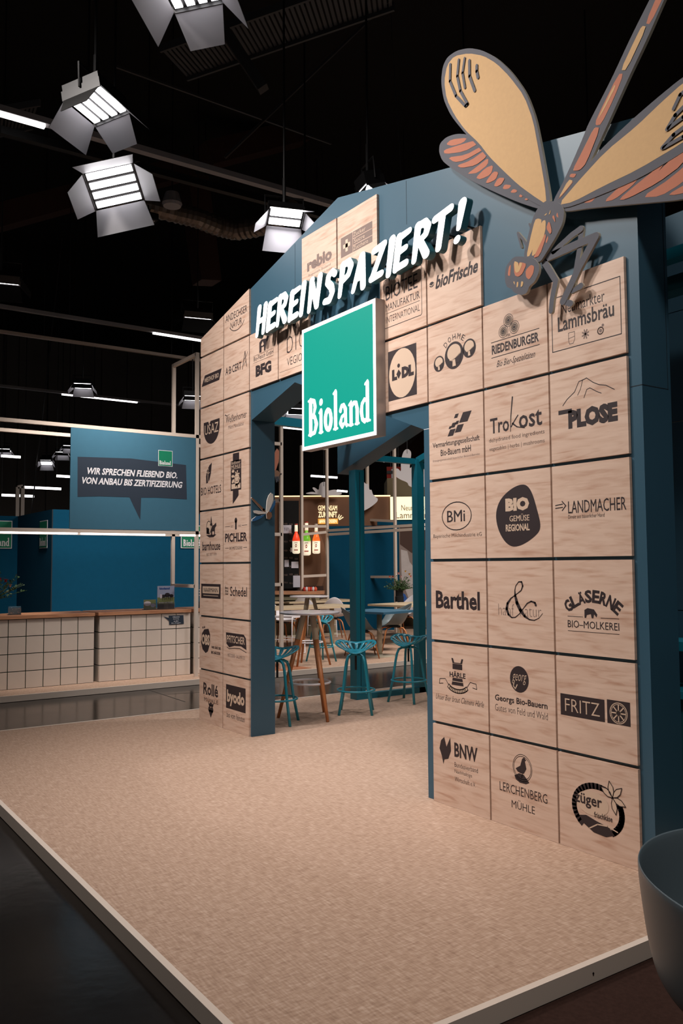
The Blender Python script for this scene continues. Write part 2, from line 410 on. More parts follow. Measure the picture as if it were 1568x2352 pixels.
def logo_word(mb, fr, u0, v0, wid, hgt, d, mat):
    k = 0
    for ch, strokes in LOGO.items():
        for st in strokes:
            for a, b in zip(st, st[1:]):
                k += 1
                # unit: 5.3 wide, 1.6 high; strokes drawn in stretched space
                mb.prism([(u0+x*wid/5.3, v0+y*hgt/1.62) for x, y in capsule(a[:2], b[:2], a[2], b[2])], fr, d-0.0001*(k % 9), d-0.0001*(k % 9), mat)

# ================================================================ the hall (structure)
FZ = 0.02        # top of the platforms
HZ = -0.05       # hall floor
struct(MB().box((-40, -14, HZ-0.1), (22, 30, HZ), HALLFLOOR).build('floor'))
struct(MB().box((-40, -14, 11.5), (22, 30, 11.7), CEIL).build('ceiling'))
FARW = pbr('grey_corrugated_cladding', (120, 112, 104), 0.8)
mb = MB()
for k in range(64):
    y = -12+k*0.6
    mb.box((-29.9, y, 0), (-29.75 if k % 2 else -29.85, y+0.58, 11.5), FARW)
mb.box((-30.2, -14, HZ), (-29.9, 28, 11.5), FARW)
struct(mb.build('wall_left'))
struct(MB().box((-40, 26, HZ), (22, 26.3, 11.5), CEIL).build('wall_back'))

# platforms
P1 = dict(x0=-0.57, x1=5.355, y0=-2.235, y1=7.5)
pl = thing('exhibition_platform', 'large tan floor platform with cream metal edging under the entrance gate', 'platform', (2.4, 2.0, HZ))
def loc(mb, name, par, smooth=False, label=None):
    return mb.build(name, par, par.location, smooth, label)
loc(MB().box((P1['x0']+.03, P1['y0']+.03, HZ), (P1['x1']-.03, P1['y1']-.03, FZ), CARPET), 'floor_covering', pl)
def edging(par, a, b):
    loc(MB().box(a, b, CREAM), 'edge_profile', par)
edging(pl, (P1['x0'], P1['y0'], HZ+.004), (P1['x1'], P1['y0']+.028, FZ+.003))
edging(pl, (P1['x1']-.028, P1['y0']+.03, HZ+.004), (P1['x1'], P1['y1'], FZ+.003))
edging(pl, (P1['x0'], P1['y0']+.03, HZ+.004), (P1['x0']+.028, P1['y1'], FZ+.003))
for yy in (-1.05, -1.52):
    pass
mb = MB()
for yy in (-1.75, -0.95, -0.3):
    mb.tube([(P1['x1'], yy, -0.012), (P1['x1']+.0025, yy, -0.012)], 0.004, BLACK, 8)
loc(mb, 'screw', pl)
pl2 = thing('counter_platform', 'tan floor platform with cream edging under the tiled counters and cafe tables', 'platform', (-6, 3, HZ))
loc(MB().box((-10.5, -6, HZ), (-2.66, 12, FZ), CARPET), 'floor_covering', pl2)
edging(pl2, (-2.66, -6, HZ+.004), (-2.632, 12, FZ+.003))
MATR = pbr('brown_floor_mat', (150, 92, 60), 0.8)
tag(MB().prism([(-3.5, 2.2), (-2.75, 2.5), (-2.75, 3.0), (-3.5, 2.9)], lambda u, v, d: (u, v, d), FZ+.004, FZ+.001, MATR).build('floor_mat'),
    'brown floor mat near the platform edge behind the bar stools', 'mat')

BRC = pbr('dark_brown_carpet', (52, 36, 31), 0.95, noise=.35, nscale=60, bump=.4, spec=.05)
tag(MB().box((5.36, -9, HZ+.0005), (12, 9, HZ+.005), BRC).build('brown_carpet'), 'dark brown carpet on the hall floor right of the platform', 'carpet')
# ================================================================ the gate
gate = thing('entrance_gate', 'tall petrol-blue gabled entrance gate clad with square wooden logo tiles', 'gate', (2.45, 0.1, FZ))
GP = [(0.0, FZ), (1.01, FZ), (1.01, 2.745), (1.733, 2.946), (3.322, 2.345), (3.322, FZ), (4.955, FZ), (4.955, 3.675), (2.36, 4.235), (0.0, 3.69)]
loc(MB().prism(GP, XZ, 0.0, 0.23, BLUE), 'gate_body', gate)
# fine joints between the painted boards
mb = MB()
mb.box((3.322, -0.0008, 2.342), (3.388, 0.0, 2.345), WPRINT)
mb.box((4.89, -0.0008, 2.338), (4.955, 0.0, 2.342), JOINT)
mb.box((4.955, 0.0, 2.338), (4.9558, 0.21, 2.342), JOINT)
mb.box((4.955, 0.205, 2.338), (4.9558, 0.208, 3.66), JOINT)
mb.box((3.17, -0.0008, 3.75), (3.173, 0.0, 4.05), JOINT); mb.box((1.74, -0.0008, 3.55), (1.743, 0.0, 4.08), JOINT)
loc(mb, 'board_joint', gate)

TT = 0.018
G = 0.006
OFF = -0.1116
def roof(x): return 3.69+(4.235-3.69)/2.36*x if x < 2.36 else 4.235+(3.675-4.235)/(4.955-2.36)*(x-2.36)
LOGOS = {}
def smooth2(P_, n=2):
    for _ in range(n):
        q = []
        for i in range(len(P_)):
            a, b = P_[i], P_[(i+1) % len(P_)]; q += [(a[0]*.75+b[0]*.25, a[1]*.75+b[1]*.25), (a[0]*.25+b[0]*.75, a[1]*.25+b[1]*.75)]
        P_ = q
    return P_
def tile(c, r, x0=None, z0=None):
    if x0 is None: x0 = c*.5 if c <= 3 else c*.5+OFF
    if z0 is None: z0 = (r-1)*.5
    a, b, lo, hi = x0+G, x0+.5-G, z0+2*G, z0+.5-G
    if c == 3: b = x0+.5-.03
    if r == 1: lo = FZ+.001
    poly = [(a, lo), (b, lo), (b, hi), (a, hi)]
    if r == 8 and c < 2: poly = [(a, lo), (b, lo), (b, roof(b)-.004), (a, roof(a)-.004)]
    ctr = Vector(((a+b)/2, 0, (lo+hi)/2))
    t = MB().prism(poly, XZ, -TT, 0.0, PLY).build('wooden_tile', gate, tuple(ctr))
    t.location = ctr-gate.location
    fn = LOGOS.get((c, r))
    if fn:
        m = MB(); pen = Pen(m, XZ, x0, z0, .5, .5, -TT)
        fn(pen); lg = m.build('printed_logo', t, tuple(ctr))
    return t
W_ = PLYFLAT
def L(c, r):
    def deco(fn): LOGOS[(c, r)] = fn; return fn
    return deco
pi = math.pi
def serif_text(p, t, cx, cy, w, h, mat=None, bold=.02):
    p.text(t, cx, cy, w, h, mat, bold)
@L(0, 1)
def _(p):
    p.text('Rollé', .5, .66, .62, .22, bold=.025); p.text('MÜHLE', .52, .47, .58, .085, sp=1.3)
    p.rect(.44, .355, .6, .38); p.poly([(.42, .37), (.41, .44), (.46, .4), (.52, .45), (.57, .4), (.63, .44), (.61, .37)])
    p.disc(.46, .3, .055); p.disc(.56, .3, .055); p.poly([(.41, .29), (.61, .29), (.51, .15)])
    for x in (.33, .37): p.rect(x-.05, .555, x+.0, .565)
@L(0, 2)
def _(p):
    p.poly([(.08, .5), (.12, .68), (.22, .76), (.4, .78), (.47, .68), (.46, .5), (.38, .36), (.28, .32), (.15, .38)])
    p.text('OBS', .28, .57, .34, .2, W_, .05, lay=1); p.disc(.16, .79, .022); p.disc(.23, .8, .022)
    p.text('WIR SIND DIE', .72, .45, .38, .05, bold=.04); p.text('BIO-BÄCKER', .71, .36, .38, .06, bold=.04)
@L(0, 3)
def _(p):
    p.rect(.08, .35, .9, .62); p.rect(.14, .44, .84, .57, W_, 1); p.text('NAARMANN', .49, .505, .6, .085, INK, .03, lay=2); p.rect(.18, .395, .8, .405, W_, 1)
@L(0, 4)
def _(p):
    p.disc(.4, .68, .1, W_, 0, .12); p.ring(.4, .68, .1, .014, lay=1, ry=.12); p.rect(.3, .56, .38, .68, lay=1); p.rect(.34, .56, .42, .66, lay=1)
    p.poly([(.48, .6), (.54, .7), (.62, .72), (.7, .76), (.72, .7), (.66, .66), (.66, .52), (.63, .52), (.62, .6), (.55, .6), (.54, .52), (.5, .52)])
    p.poly([(.28, .54), (.72, .54), (.6, .49), (.42, .49)]); p.poly([(.47, .78), (.5, .9), (.53, .78)]); p.poly([(.44, .72), (.52, .8), (.56, .7)])
    p.text('barnhouse', .5, .33, .76, .17, bold=.02); p.text('BIO SEIT 1979', .52, .17, .42, .05, GREYINK)
@L(0, 5)
def _(p):
    p.poly([(.28, .52), (.27, .66), (.32, .78), (.42, .86), (.52, .9), (.48, .7), (.42, .58), (.36, .53)])
    p.line([(.37, .53), (.35, .62), (.36, .76)], .02, W_, 1); p.line([(.28, .74), (.36, .71), (.43, .72)], .014, W_, 1); p.disc(.36, .79, .018, W_, 1)
    p.text('BIO HOTELS', .48, .38, .86, .15, bold=.005); p.disc(.93, .52, .01)
@L(0, 6)
def _(p):
    pts = [(.16, .7), (.36, .7), (.4, .64), (.46, .7), (.84, .7)]+[(.5+.34*math.cos(t), .58+.32*math.sin(t)) for t in [-k*pi/14 for k in range(15)]]
    p.poly(pts); p.text('USAZ', .5, .55, .58, .19, W_, .0, lay=1)
@L(0, 7)
def _(p):
    p.poly([(.06, .42), (.82, .42), (.92, .62), (.2, .62)]); p.text('WESTHOF BIO', .49, .52, .62, .09, W_, .01, lay=1)
@L(1, 1)
def _(p):
    p.rect(.13, .42, .87, .84); p.text('byodo', .5, .61, .66, .28, W_, .04, lay=1); p.text('bio vom feinsten', .5, .31, .68, .1)
@L(1, 2)
def _(p):
    p.poly([(.12, .76), (.8, .76), (.88, .7), (.9, .5), (.7, .55), (.45, .54), (.25, .5), (.14, .56)])
    p.line([(.16, .5), (.25, .475), (.45, .5), (.65, .51), (.9, .455)], .012); p.text('PFITSCHER', .5, .65, .68, .13, W_, .01, lay=1)
    p.text('METZGEREI · SALUMIFICIO', .52, .36, .66, .06, GREYINK)
@L(1, 3)
def _(p):
    p.ring(.145, .5, .075, .012, ry=.08, seg=4, a0=pi/4, a1=2*pi+pi/4); p.rect(.09, .5, .1, .6); p.ring(.12, .53, .03, .012); p.ring(.17, .47, .03, .012)
    p.text('Schedel', .6, .5, .64, .17, bold=.01)
@L(1, 4)
def _(p):
    p.text('PICHLER', .5, .46, .84, .16, bold=.03); p.rect(.08, .66, .27, .668); p.rect(.73, .66, .92, .668)
    p.text('SEIT', .35, .66, .1, .04, GREYINK); p.text('1960', .64, .66, .11, .04, GREYINK); p.rect(.47, .6, .53, .76); p.disc(.5, .76, .05)
    p.text('BIOMETZGEREI', .5, .27, .48, .05); p.rect(.08, .27, .22, .277); p.rect(.78, .27, .92, .277)
@L(1, 5)
def _(p):
    p.rect(.38, .82, .62, .97); p.rect(.3, .3, .7, .84); p.poly([(.38, .3), (.6, .3), (.6, .2), (.38, .06)])
    p.text('Bohlsener', .5, .8, .34, .055, W_, lay=1); p.text('MÜHLE', .5, .735, .35, .075, W_, .02, lay=1); p.rect(.32, .685, .68, .69, W_, 1)
    p.rect(.33, .33, .67, .42, W_, 1); p.disc(.54, .5, .09, W_, 1, .12)
    for k in range(9):
        a = k*2*pi/9; p.line([(.54+.08*math.cos(a), .5+.11*math.sin(a)), (.54+.11*math.cos(a), .5+.15*math.sin(a))], .03, W_, 1)
    p.disc(.39, .65, .05, W_, 1, .025); p.disc(.38, .56, .05, W_, 1, .025); p.disc(.39, .47, .05, W_, 1, .03, rot=.5); p.ring(.54, .5, .05, .008, INK, 2, a0=pi, a1=2*pi, seg=10)
    p.disc(.51, .54, .01, INK, 2); p.disc(.58, .54, .01, INK, 2)
@L(1, 6)
def _(p):
    p.text('Weißenhorner', .5, .62, .8, .13, bold=0); p.line([(.07, .72), (.14, .69), (.25, .71)], .022, wd2=.005); p.text('Milch Manufaktur', .5, .47, .6, .07, GREYINK)
@L(1, 7)
def _(p):
    p.text('A·B·CERT', .39, .52, .62, .14, bold=.01)
    p.line([(.74, .44), (.8, .62), (.84, .74), (.87, .58), (.9, .46)], .018); p.line([(.8, .6), (.9, .66), (.93, .72)], .012); p.line([(.79, .5), (.86, .56)], .012)
@L(1, 8)
def _(p):
    p.text('ANDECHSER', .5, .5, .84, .13, bold=0); p.text('NATUR', .5, .33, .44, .12, bold=0)
    p.ring(.52, .42, .32, .014, ry=.22, a0=pi*1.17, a1=pi*1.85, seg=14)
@L(2, 7)
def _(p):
    p.poly([(.36, .6), (.36, .78), (.44, .82), (.6, .8), (.62, .84), (.7, .82), (.66, .76), (.6, .74), (.57, .6), (.53, .6), (.52, .68), (.44, .68), (.43, .6)])
    p.poly([(.42, .72), (.48, .78), (.52, .72), (.47, .7)], W_, 1)
    p.text('Bio-Fleisch GmbH', .5, .53, .68, .075); p.rect(.15, .58, .85, .585); p.rect(.15, .46, .85, .465); p.text('BFG', .5, .3, .54, .2, bold=.06)
@L(3, 7)
def _(p):
    p.text('bio', .58, .6, .6, .42, bold=-.025); p.poly([(.47, .82), (.5, .92), (.56, .84), (.53, .78), (.49, .79)], lay=1); p.text('VEGIOTA', .62, .25, .68, .13, bold=-.01)
    p.rect(.05, .12, .93, .124)
def g_rebio(p):
    p.text('rebio', .52, .5, .7, .2, GREYINK, .05); p.text('Regionale Bioland', .52, .33, .62, .05, GREYINK); p.text('Erzeugergemeinschaft GmbH', .52, .26, .7, .045, GREYINK)
def g_zucker(p):
    p.rect(.1, .34, .4, .64, GREYINK); p.rect(.41, .54, .88, .64, GREYINK); p.rect(.41, .44, .88, .53, GREYINK); p.rect(.41, .34, .88, .43, GREYINK)
    p.rect(.22, .4, .28, .58, W_, 1); p.rect(.16, .46, .34, .52, W_, 1)
    for k, t in enumerate(('Zucker', 'Sucre', 'Zucchero')): p.text(t, .57+.03*(k == 2), .59-.1*k, (.3, .26, .36)[k], .06, W_, lay=1)
LOGOS[(4, 9)] = g_rebio; LOGOS[(5, 9)] = g_zucker
@L(6, 7)
def _(p):
    R = [(.1, .18), (.88, .18), (.9, .2), (.9, .82), (.88, .85), (.32, .85)]; p.line(R, .008); p.line([(.16, .85), (.12, .85), (.1, .82), (.1, .2), (.1, .18)], .008)
    p.poly([(.22, .8), (.2, .87), (.225, .93), (.25, .86)]); p.poly([(.25, .8), (.29, .85), (.3, .82)])
    p.text('BIOTEE', .48, .66, .68, .2, bold=0); p.text('MANUFAKTUR', .5, .46, .72, .1, bold=-.005); p.text('INTERNATIONAL', .5, .29, .72, .09, bold=-.01); p.rect(.14, .375, .86, .38)
@L(6, 6)
def _(p):
    p.rect(.18, .16, .78, .84); p.disc(.48, .5, .28, W_, 1, .33)
    p.text('L', .32, .5, .11, .15, INK, .09, lay=2); p.text('DL', .6, .5, .25, .15, INK, .09, lay=2); p.poly([(.36, .5), (.41, .56), (.46, .5), (.41, .43)], INK, 2); p.disc(.41, .61, .028, INK, 2)
@L(7, 1)
def _(p):
    p.poly([(.13, .7), (.16, .8), (.22, .85), (.26, .74), (.33, .86), (.34, .7), (.29, .6), (.22, .58), (.2, .52), (.17, .62)])
    p.text('BNW', .6, .73, .4, .17, bold=.03)
    for k, t in enumerate(('Bundesverband', 'Nachhaltige', 'Wirtschaft e.V.')): p.text(t, .4+(.4, .3, .36)[k]/2, .555-.085*k, (.4, .3, .36)[k], .055, bold=-.01)
@L(7, 2)
def _(p):
    p.poly([(.4, .82), (.42, .77), (.53, .77), (.55, .82), (.58, .82), (.56, .76), (.39, .76), (.37, .82)]); p.rect(.39, .69, .56, .755); p.text('HÄRLE', .475, .63, .28, .075, bold=.03)
    p.poly([(.37, .5), (.58, .5), (.56, .585), (.39, .585)]); p.rect(.37, .54, .58, .547, W_, 1)
    p.ring(.475, .55, .2, .055, ry=.12, a0=pi*1.2, a1=pi*1.8, seg=12); p.ring(.475, .55, .2, .03, W_, 1, ry=.12, a0=pi*1.21, a1=pi*1.79, seg=12)
    for sx in (-1, 1):
        p.line([(.475+sx*.16, .49), (.475+sx*.22, .56), (.475+sx*.32, .55), (.475+sx*.33, .49), (.475+sx*.26, .5)], .008)
    p.text('Seit 1897', .475, .445, .2, .03, bold=-.01); p.text('Unser Bier braut Clemens Härle', .5, .33, .84, .07, bold=-.01, shear=.3)
@L(7, 3)
def _(p): p.text('Barthel', .49, .52, .78, .22, bold=.03)
@L(7, 4)
def _(p):
    p.ring(.5, .54, .26, .012, ry=.17); p.text('BMi', .49, .54, .32, .14, bold=.025); p.text('Bayerische Milchindustrie eG', .5, .3, .86, .06, bold=-.01)
@L(7, 5)
def _(p):
    def q(x, y, s): p.poly([(x, y), (x+s, y), (x+s*1.5, y+s*.8), (x+s*.5, y+s*.8)])
    q(.36, .53, .1); q(.42, .63, .07); q(.49, .56, .11); q(.57, .67, .15); q(.5, .66, .05); q(.38, .62, .04); q(.48, .74, .06)
    p.text('Vermarktungsgesellschaft', .5, .44, .84, .085, bold=.01); p.text('Bio-Bauern mbH', .5, .34, .54, .08, bold=.01); p.text('Erzeugergemeinschaft bayerischer Bioland-Betriebe', .5, .25, .84, .035, GREYINK, -.01)
@L(7, 6)
def _(p):
    for cx, cy, r in ((.22, .47, .1), (.5, .52, .17), (.77, .55, .115)):
        p.disc(cx, cy, r); p.disc(cx, cy+r*.2, r*.72, W_, 1, r*.62); p.poly([(cx-r*.16, cy-r*.72), (cx+r*.2, cy-r*.72), (cx+r*.12, cy-r*.3), (cx-r*.14, cy-r*.35)], W_, 2)
        p.poly([(cx-r*.7, cy-r*.02), (cx-r*.3, cy-r*.42), (cx+r*.2, cy-r*.22), (cx+r*.75, cy+r*.05), (cx+r*.6, cy-r*.6), (cx-r*.5, cy-r*.6)], INK, 1.5)
        p.line([(cx-r*.45, cy-r*.28), (cx, cy-r*.25), (cx+r*.6, cy+r*.08)], r*.09, W_, 3)
        p.poly([(cx-r*.16, cy-r*.8), (cx+r*.2, cy-r*.8), (cx+r*.12, cy-r*.3), (cx-r*.14, cy-r*.35)], W_, 3)
    p.arc('DOHME', .52, .5, .25, .07, pi*.74, pi*.3, bold=.0, wch=.055)
@L(7, 7)
def _(p):
    p.text('bioFrische', .57, .52, .76, .17, bold=.03, shear=.25); p.disc(.1, .52, .045, INK, 0, .035); p.line([(.04, .53), (.1, .5), (.16, .53)], .01, W_, 1)
@L(8, 1)
def _(p):
    p.ring(.5, .72, .14, .006, ry=.145); p.ring(.5, .72, .125, .006)
    p.poly([(.4, .7), (.47, .74), (.5, .82), (.53, .84), (.56, .81), (.54, .8), (.56, .72), (.52, .66), (.47, .66), (.43, .67)]); p.line([(.5, .66), (.49, .61)], .008)
    p.poly([(.38, .62), (.45, .655), (.52, .65), (.6, .58), (.55, .555), (.46, .555), (.4, .58)])
    p.text('LERCHENBERG', .5, .46, .7, .1, bold=-.005); p.text('MÜHLE', .5, .31, .34, .1, bold=-.005)
@L(8, 2)
def _(p):
    p.disc(.48, .68, .14, ry=.145); p.text('georg', .48, .68, .2, .11, W_, -.01, lay=1, shear=.2); p.line([(.41, .66), (.39, .6), (.42, .57), (.45, .62)], .012, W_, 1)
    p.text('Georgs Bio-Bauern', .49, .43, .78, .09, bold=.02); p.text('Gutes von Feld und Wald', .49, .33, .78, .075, bold=-.015)
@L(8, 3)
def _(p):
    p.text('hanf  natur', .5, .44, .64, .13, GREYINK, -.02)
    p.stroke([(.44, .66, .012), (.445, .6, .03), (.47, .52, .044), (.52, .44, .044), (.58, .38, .03), (.65, .345, .014), (.72, .34, .009), (.79, .37, .007), (.84, .42, .005)], lay=1)
    p.stroke([(.44, .66, .012), (.455, .71, .010), (.5, .755, .011), (.545, .755, .018), (.56, .71, .02), (.535, .66, .012), (.46, .615, .009), (.38, .57, .014), (.325, .51, .03), (.31, .45, .036), (.335, .39, .028), (.385, .355, .014), (.44, .36, .010), (.5, .4, .009), (.56, .46, .009), (.62, .52, .013), (.68, .545, .016), (.735, .53, .022), (.745, .505, .028)], lay=1)
@L(8, 4)
def _(p):
    pts = [(.16, .5), (.2, .64), (.3, .74), (.46, .82), (.6, .84), (.68, .8), (.74, .7), (.8, .52), (.84, .38), (.82, .3), (.7, .22), (.56, .16), (.42, .14), (.3, .2), (.2, .34)]
    p.poly(smooth2(pts)); p.text('BIO', .5, .62, .36, .15, W_, .07, lay=1); p.text('GEMÜSE', .53, .47, .3, .08, W_, .03, lay=1); p.text('REGIONAL', .5, .36, .36, .08, W_, .03, lay=1)
@L(8, 5)
def _(p):
    p.text('Tro', .25, .55, .3, .18, bold=.015); p.text('ost', .72, .55, .34, .18, bold=.015); p.line([(.46, .84), (.43, .62), (.42, .45)], .02, wd2=.008); p.line([(.43, .5), (.5, .58), (.54, .62)], .015)
    p.line([(.45, .54), (.52, .49), (.64, .46)], .022, wd2=.005)
    p.text('dehydrated food ingredients', .5, .38, .84, .06, bold=-.01); p.text('vegetables | herbs | mushrooms', .5, .28, .84, .06, bold=-.01)
@L(8, 6)
def _(p):
    for cx, cy in ((.42, .73), (.34, .62), (.51, .63)):
        p.disc(cx, cy, .058, INK); p.ring(cx, cy, .04, .007, W_, 1); p.ring(cx, cy, .022, .006, W_, 1); p.ring(cx, cy, .072, .006, INK, 0)
        p.ring(cx, cy, .053, .004, W_, 1)
    p.text('MK', .42, .56, .06, .035)
    p.rect(.14, .525, .88, .533); p.text('RIEDENBURGER', .51, .44, .72, .11, bold=.03); p.rect(.14, .345, .88, .353); p.text('Bio Bier-Spezialitäten', .52, .25, .58, .1, bold=.0, shear=.3)
@L(9, 1)
def _(p):
    p.ring(.5, .5, .29, .06, ry=.23, a0=-.9, a1=2*pi*.62+.1, seg=30); p.ring(.5, .5, .3, .05, ry=.24, a0=pi*1.7, a1=pi*2.15, seg=14)
    p.disc(.44, .55, .2, W_, 1, .12)
    p.poly([(.27, .40), (.36, .42), (.48, .39), (.64, .36), (.7, .3), (.6, .26), (.45, .27), (.33, .33)], INK, 1); p.line([(.4, .3), (.5, .36), (.62, .37), (.74, .34)], .012, W_, 2)
    p.text('züger', .39, .56, .34, .14, INK, .02, lay=2); p.text('frischkäse', .57, .45, .22, .055, INK, .01, lay=2)
    for a in (2.6, 1.8, .8, -.35, -1.35):
        ca, sa = math.cos(a), math.sin(a); q = [(0, 0), (.05, .028), (.1, .03), (.16, 0), (.1, -.03), (.05, -.028)]
        P_ = [(.69+x*ca-y*sa, .66+x*sa+y*ca) for x, y in q]; p.poly(P_, W_, 2); p.line(P_+[P_[0]], .008, INK, 3)
@L(9, 2)
def _(p):
    p.rect(.06, .38, .62, .6); p.rect(.65, .38, .92, .6+.01); p.text('FRITZ', .34, .49, .44, .13, W_, -.01, lay=1)
    p.ring(.785, .49, .1, .01, W_, 1); p.ring(.785, .49, .085, .006, W_, 1); p.ring(.785, .49, .025, .01, W_, 1)
    for k in range(8): a = k*pi/4; p.line([(.785+.03*math.cos(a), .49+.03*math.sin(a)), (.785+.08*math.cos(a), .49+.08*math.sin(a))], .012, W_, 1)
@L(9, 3)
def _(p):
    p.arc('GLÄSERNE', .5, .12, .5, .13, pi*.71, pi*.29, bold=.04, wch=.09)
    p.poly([(.4, .44), (.4, .48), (.44, .5), (.52, .49), (.56, .44), (.55, .41), (.52, .44), (.51, .4), (.49, .4), (.48, .44), (.43, .43), (.42, .4), (.4, .4)])
    p.rect(.18, .405, .38, .41); p.rect(.6, .405, .82, .41); p.text('BIO–MOLKEREI', .5, .33, .64, .075, bold=.008); p.rect(.18, .255, .82, .26)
@L(9, 4)
def _(p):
    p.text('LANDMACHER', .58, .54, .72, .13, bold=.008); p.line([(.05, .57), (.15, .58)], .01); p.line([(.05, .54), (.15, .545)], .01); p.line([(.14, .61), (.19, .56), (.14, .51)], .012)
    p.text('Direkt aus bäuerlicher Hand', .45, .44, .46, .04, bold=-.005)
@L(9, 5)
def _(p):
    p.line([(.18, .62), (.24, .68), (.34, .74), (.4, .84), (.46, .85), (.5, .86), (.58, .8), (.66, .76), (.74, .74), (.84, .68)], .008)
    p.line([(.38, .7), (.42, .76), (.45, .85)], .006); p.line([(.46, .66), (.5, .74), (.54, .75), (.62, .7), (.68, .67)], .007)
    p.text('PLOSE', .56, .46, .62, .2, bold=.07); p.poly([(.12, .53), (.3, .53), (.3, .575), (.12, .575)])
@L(9, 6)
def _(p):
    p.line([(.06, .22), (.94, .22), (.94, .8), (.06, .8), (.06, .22)], .009); p.text('Neumarkter', .47, .66, .56, .12, bold=-.005); p.text('Lammsbräu', .5, .5, .72, .16, bold=.015)
    p.line([(.29, .26), (.34, .26), (.36, .3), (.36, .38), (.28, .38), (.28, .3), (.29, .26)], .007, GREYINK); p.line([(.28, .32), (.36, .33)], .006, GREYINK)
    for k in range(4): a = k*pi/4+.3; p.line([(.5-.045*math.cos(a), .32-.05*math.sin(a)), (.5+.045*math.cos(a), .32+.05*math.sin(a))], .014, GREYINK)
    p.ring(.69, .31, .035, .012, GREYINK); p.disc(.72, .36, .015, GREYINK); p.disc(.69, .31, .018, GREYINK)

for r in range(1, 9):
    tile(0, r); tile(1, r)
for c, r in ((2, 7), (3, 7), (6, 6), (6, 7)): tile(c, r)
for r in range(1, 8): tile(7, r)
for c in (8, 9):
    for r in range(1, 7): tile(c, r)
tile(4, 9, 1.868, 3.578); tile(5, 9, 2.372, 3.575)

# white lit lettering across the gable
word = 'HEREINSPAZIERT!'
xc = [1.395, 1.575, 1.740, 1.925, 2.045, 2.215, 2.425, 2.625, 2.795, 3.005, 3.143, 3.270, 3.465, 3.650, 3.815]
sgn = thing('lit_lettering', 'white lit brush lettering spelling a welcome across the gable', 'lettering', (2.6, -0.06, 3.4))
for ch, cx in zip(word, xc):
    xs = [p[0] for st in BRUSH[ch] for p in st]; mid = (min(xs)+max(xs))/2
    mb = MB(); k = 0
    jit = random.uniform(-.01, .012)
    for st in BRUSH[ch]:
        for a, b in zip(st, st[1:]):
            k += 1; H = 0.205; Wd = 0.25; c_ = .88
            pts = [(cx+(x-mid*c_)*Wd+(y-.5)*H*0.18, 3.408+jit+y*H) for x, y in capsule((a[0]*c_, a[1]*1.08), (b[0]*c_, b[1]*1.08), a[2]*1.17, b[2]*1.17)]
            mb.prism(pts, XZ, -.12-.0004*k, -.07, WLIT, DGREY)
    mb.beam((cx, -.07, 3.5), (cx, 0.0, 3.5), .012, .012, BLACK)
    loc(mb, 'letter', sgn)
    if ch in 'HSAT!': pass

# the green illuminated sign
sg = thing('green_light_box', 'square green illuminated sign with white border in the middle of the gate', 'sign', (2.475, -.06, 2.35))
SX0, SX1, SZ0, SZ1 = 2.0, 2.948, 2.349, 3.292
loc(MB().box((SX0, -.098, SZ0), (SX1, -.02, SZ1), ALU), 'sign_case', sg)
loc(MB().box((SX0+.003, -.1, SZ0+.003), (SX1-.003, -.098, SZ1-.003), WLIT), 'white_border', sg)
loc(MB().box((SX0+.03, -.1012, SZ0+.03), (SX1-.03, -.1, SZ1-.03), GLIT), 'green_face', sg)
mb = MB(); logo_word(mb, XZ, SX0+.085, SZ0+.105, .80, .29, -.1022, WLIT); loc(mb, 'white_lettering', sg)
mb = MB(); mb.beam((2.4, -.02, 3.1), (2.4, 0.0, 3.1), .1, .1, BLACK); loc(mb, 'wall_bracket', sg)

# ---------------------------------------------------------------- dragonfly cut-outs
def dq(x, y): p = PX(980+x/2.6667, 90+y/2.6667, 'y', -.075); return (p.x, p.z)
df = thing('dragonfly_cutout', 'giant painted wooden dragonfly in ochre and rust diving over the gable', 'decoration', tuple(PX(1268, 470, 'y', -.06)))
def chaikin(P_, n=2):
    for _ in range(n):
        q = []
        for i in range(len(P_)):
            a, b = P_[i], P_[(i+1) % len(P_)]; q += [(a[0]*.8+b[0]*.2, a[1]*.8+b[1]*.2), (a[0]*.2+b[0]*.8, a[1]*.2+b[1]*.8)]
        P_ = q
    return P_
def dpart(name, outline, fills, d=-.075, th=.018, lines=()):
    mb = MB(); mb.prism([dq(*p) for p in chaikin(outline)], XZ, d, d+th, SLATE, PLYEDGE)
    o = loc(mb, name, df)
    if fills:
        m2 = MB()
        for k_, (pts, mat) in enumerate(fills):
            pen = Pen(m2, XZ, 0, 0, 1, 1, d, -.0006); pen.poly([dq(*p) for p in chaikin(pts, 1)], mat, k_ % 4)
        pen = Pen(m2, XZ, 0, 0, 1, 1, d, -.0012)
        for pts, wd in lines: pen.stroke([dq(*p)+(wd*1.5,) for p in pts], SLATE, 4)
        m = m2.build('painted_area', o, tuple(df.location)); 
    return o
dpart('wing', [(765,1010),(735,830),(705,660),(668,480),(612,330),(520,200),(430,115),(340,68),(260,55),(185,72),(128,112),(100,170),(90,260),(105,370),(150,470),(235,575),(330,670),(470,850),(600,970),(720,1035)],
      [([(737,1015),(727,900),(690,690),(655,500),(600,350),(510,230),(430,150),(350,103),(260,88),(172,105),(128,160),(110,260),(125,370),(175,470),(240,560),(325,640),(385,720),(465,800),(560,890),(640,950)], OCHRE)],
      -.080, lines=[([(150,158),(148,260),(185,350),(243,412),(256,400),(212,320),(193,230),(202,130)], .012), ([(238,120),(225,210),(240,300)], .011), ([(267,135),(268,230),(300,318)], .013), ([(312,165),(312,200),(320,238)], .013)])
W2 = [(700,1045),(560,1000),(400,930),(260,860),(150,790),(95,745),(75,690),(80,640),(120,600),(180,580),(250,582),(340,640),(480,800),(720,1010)]
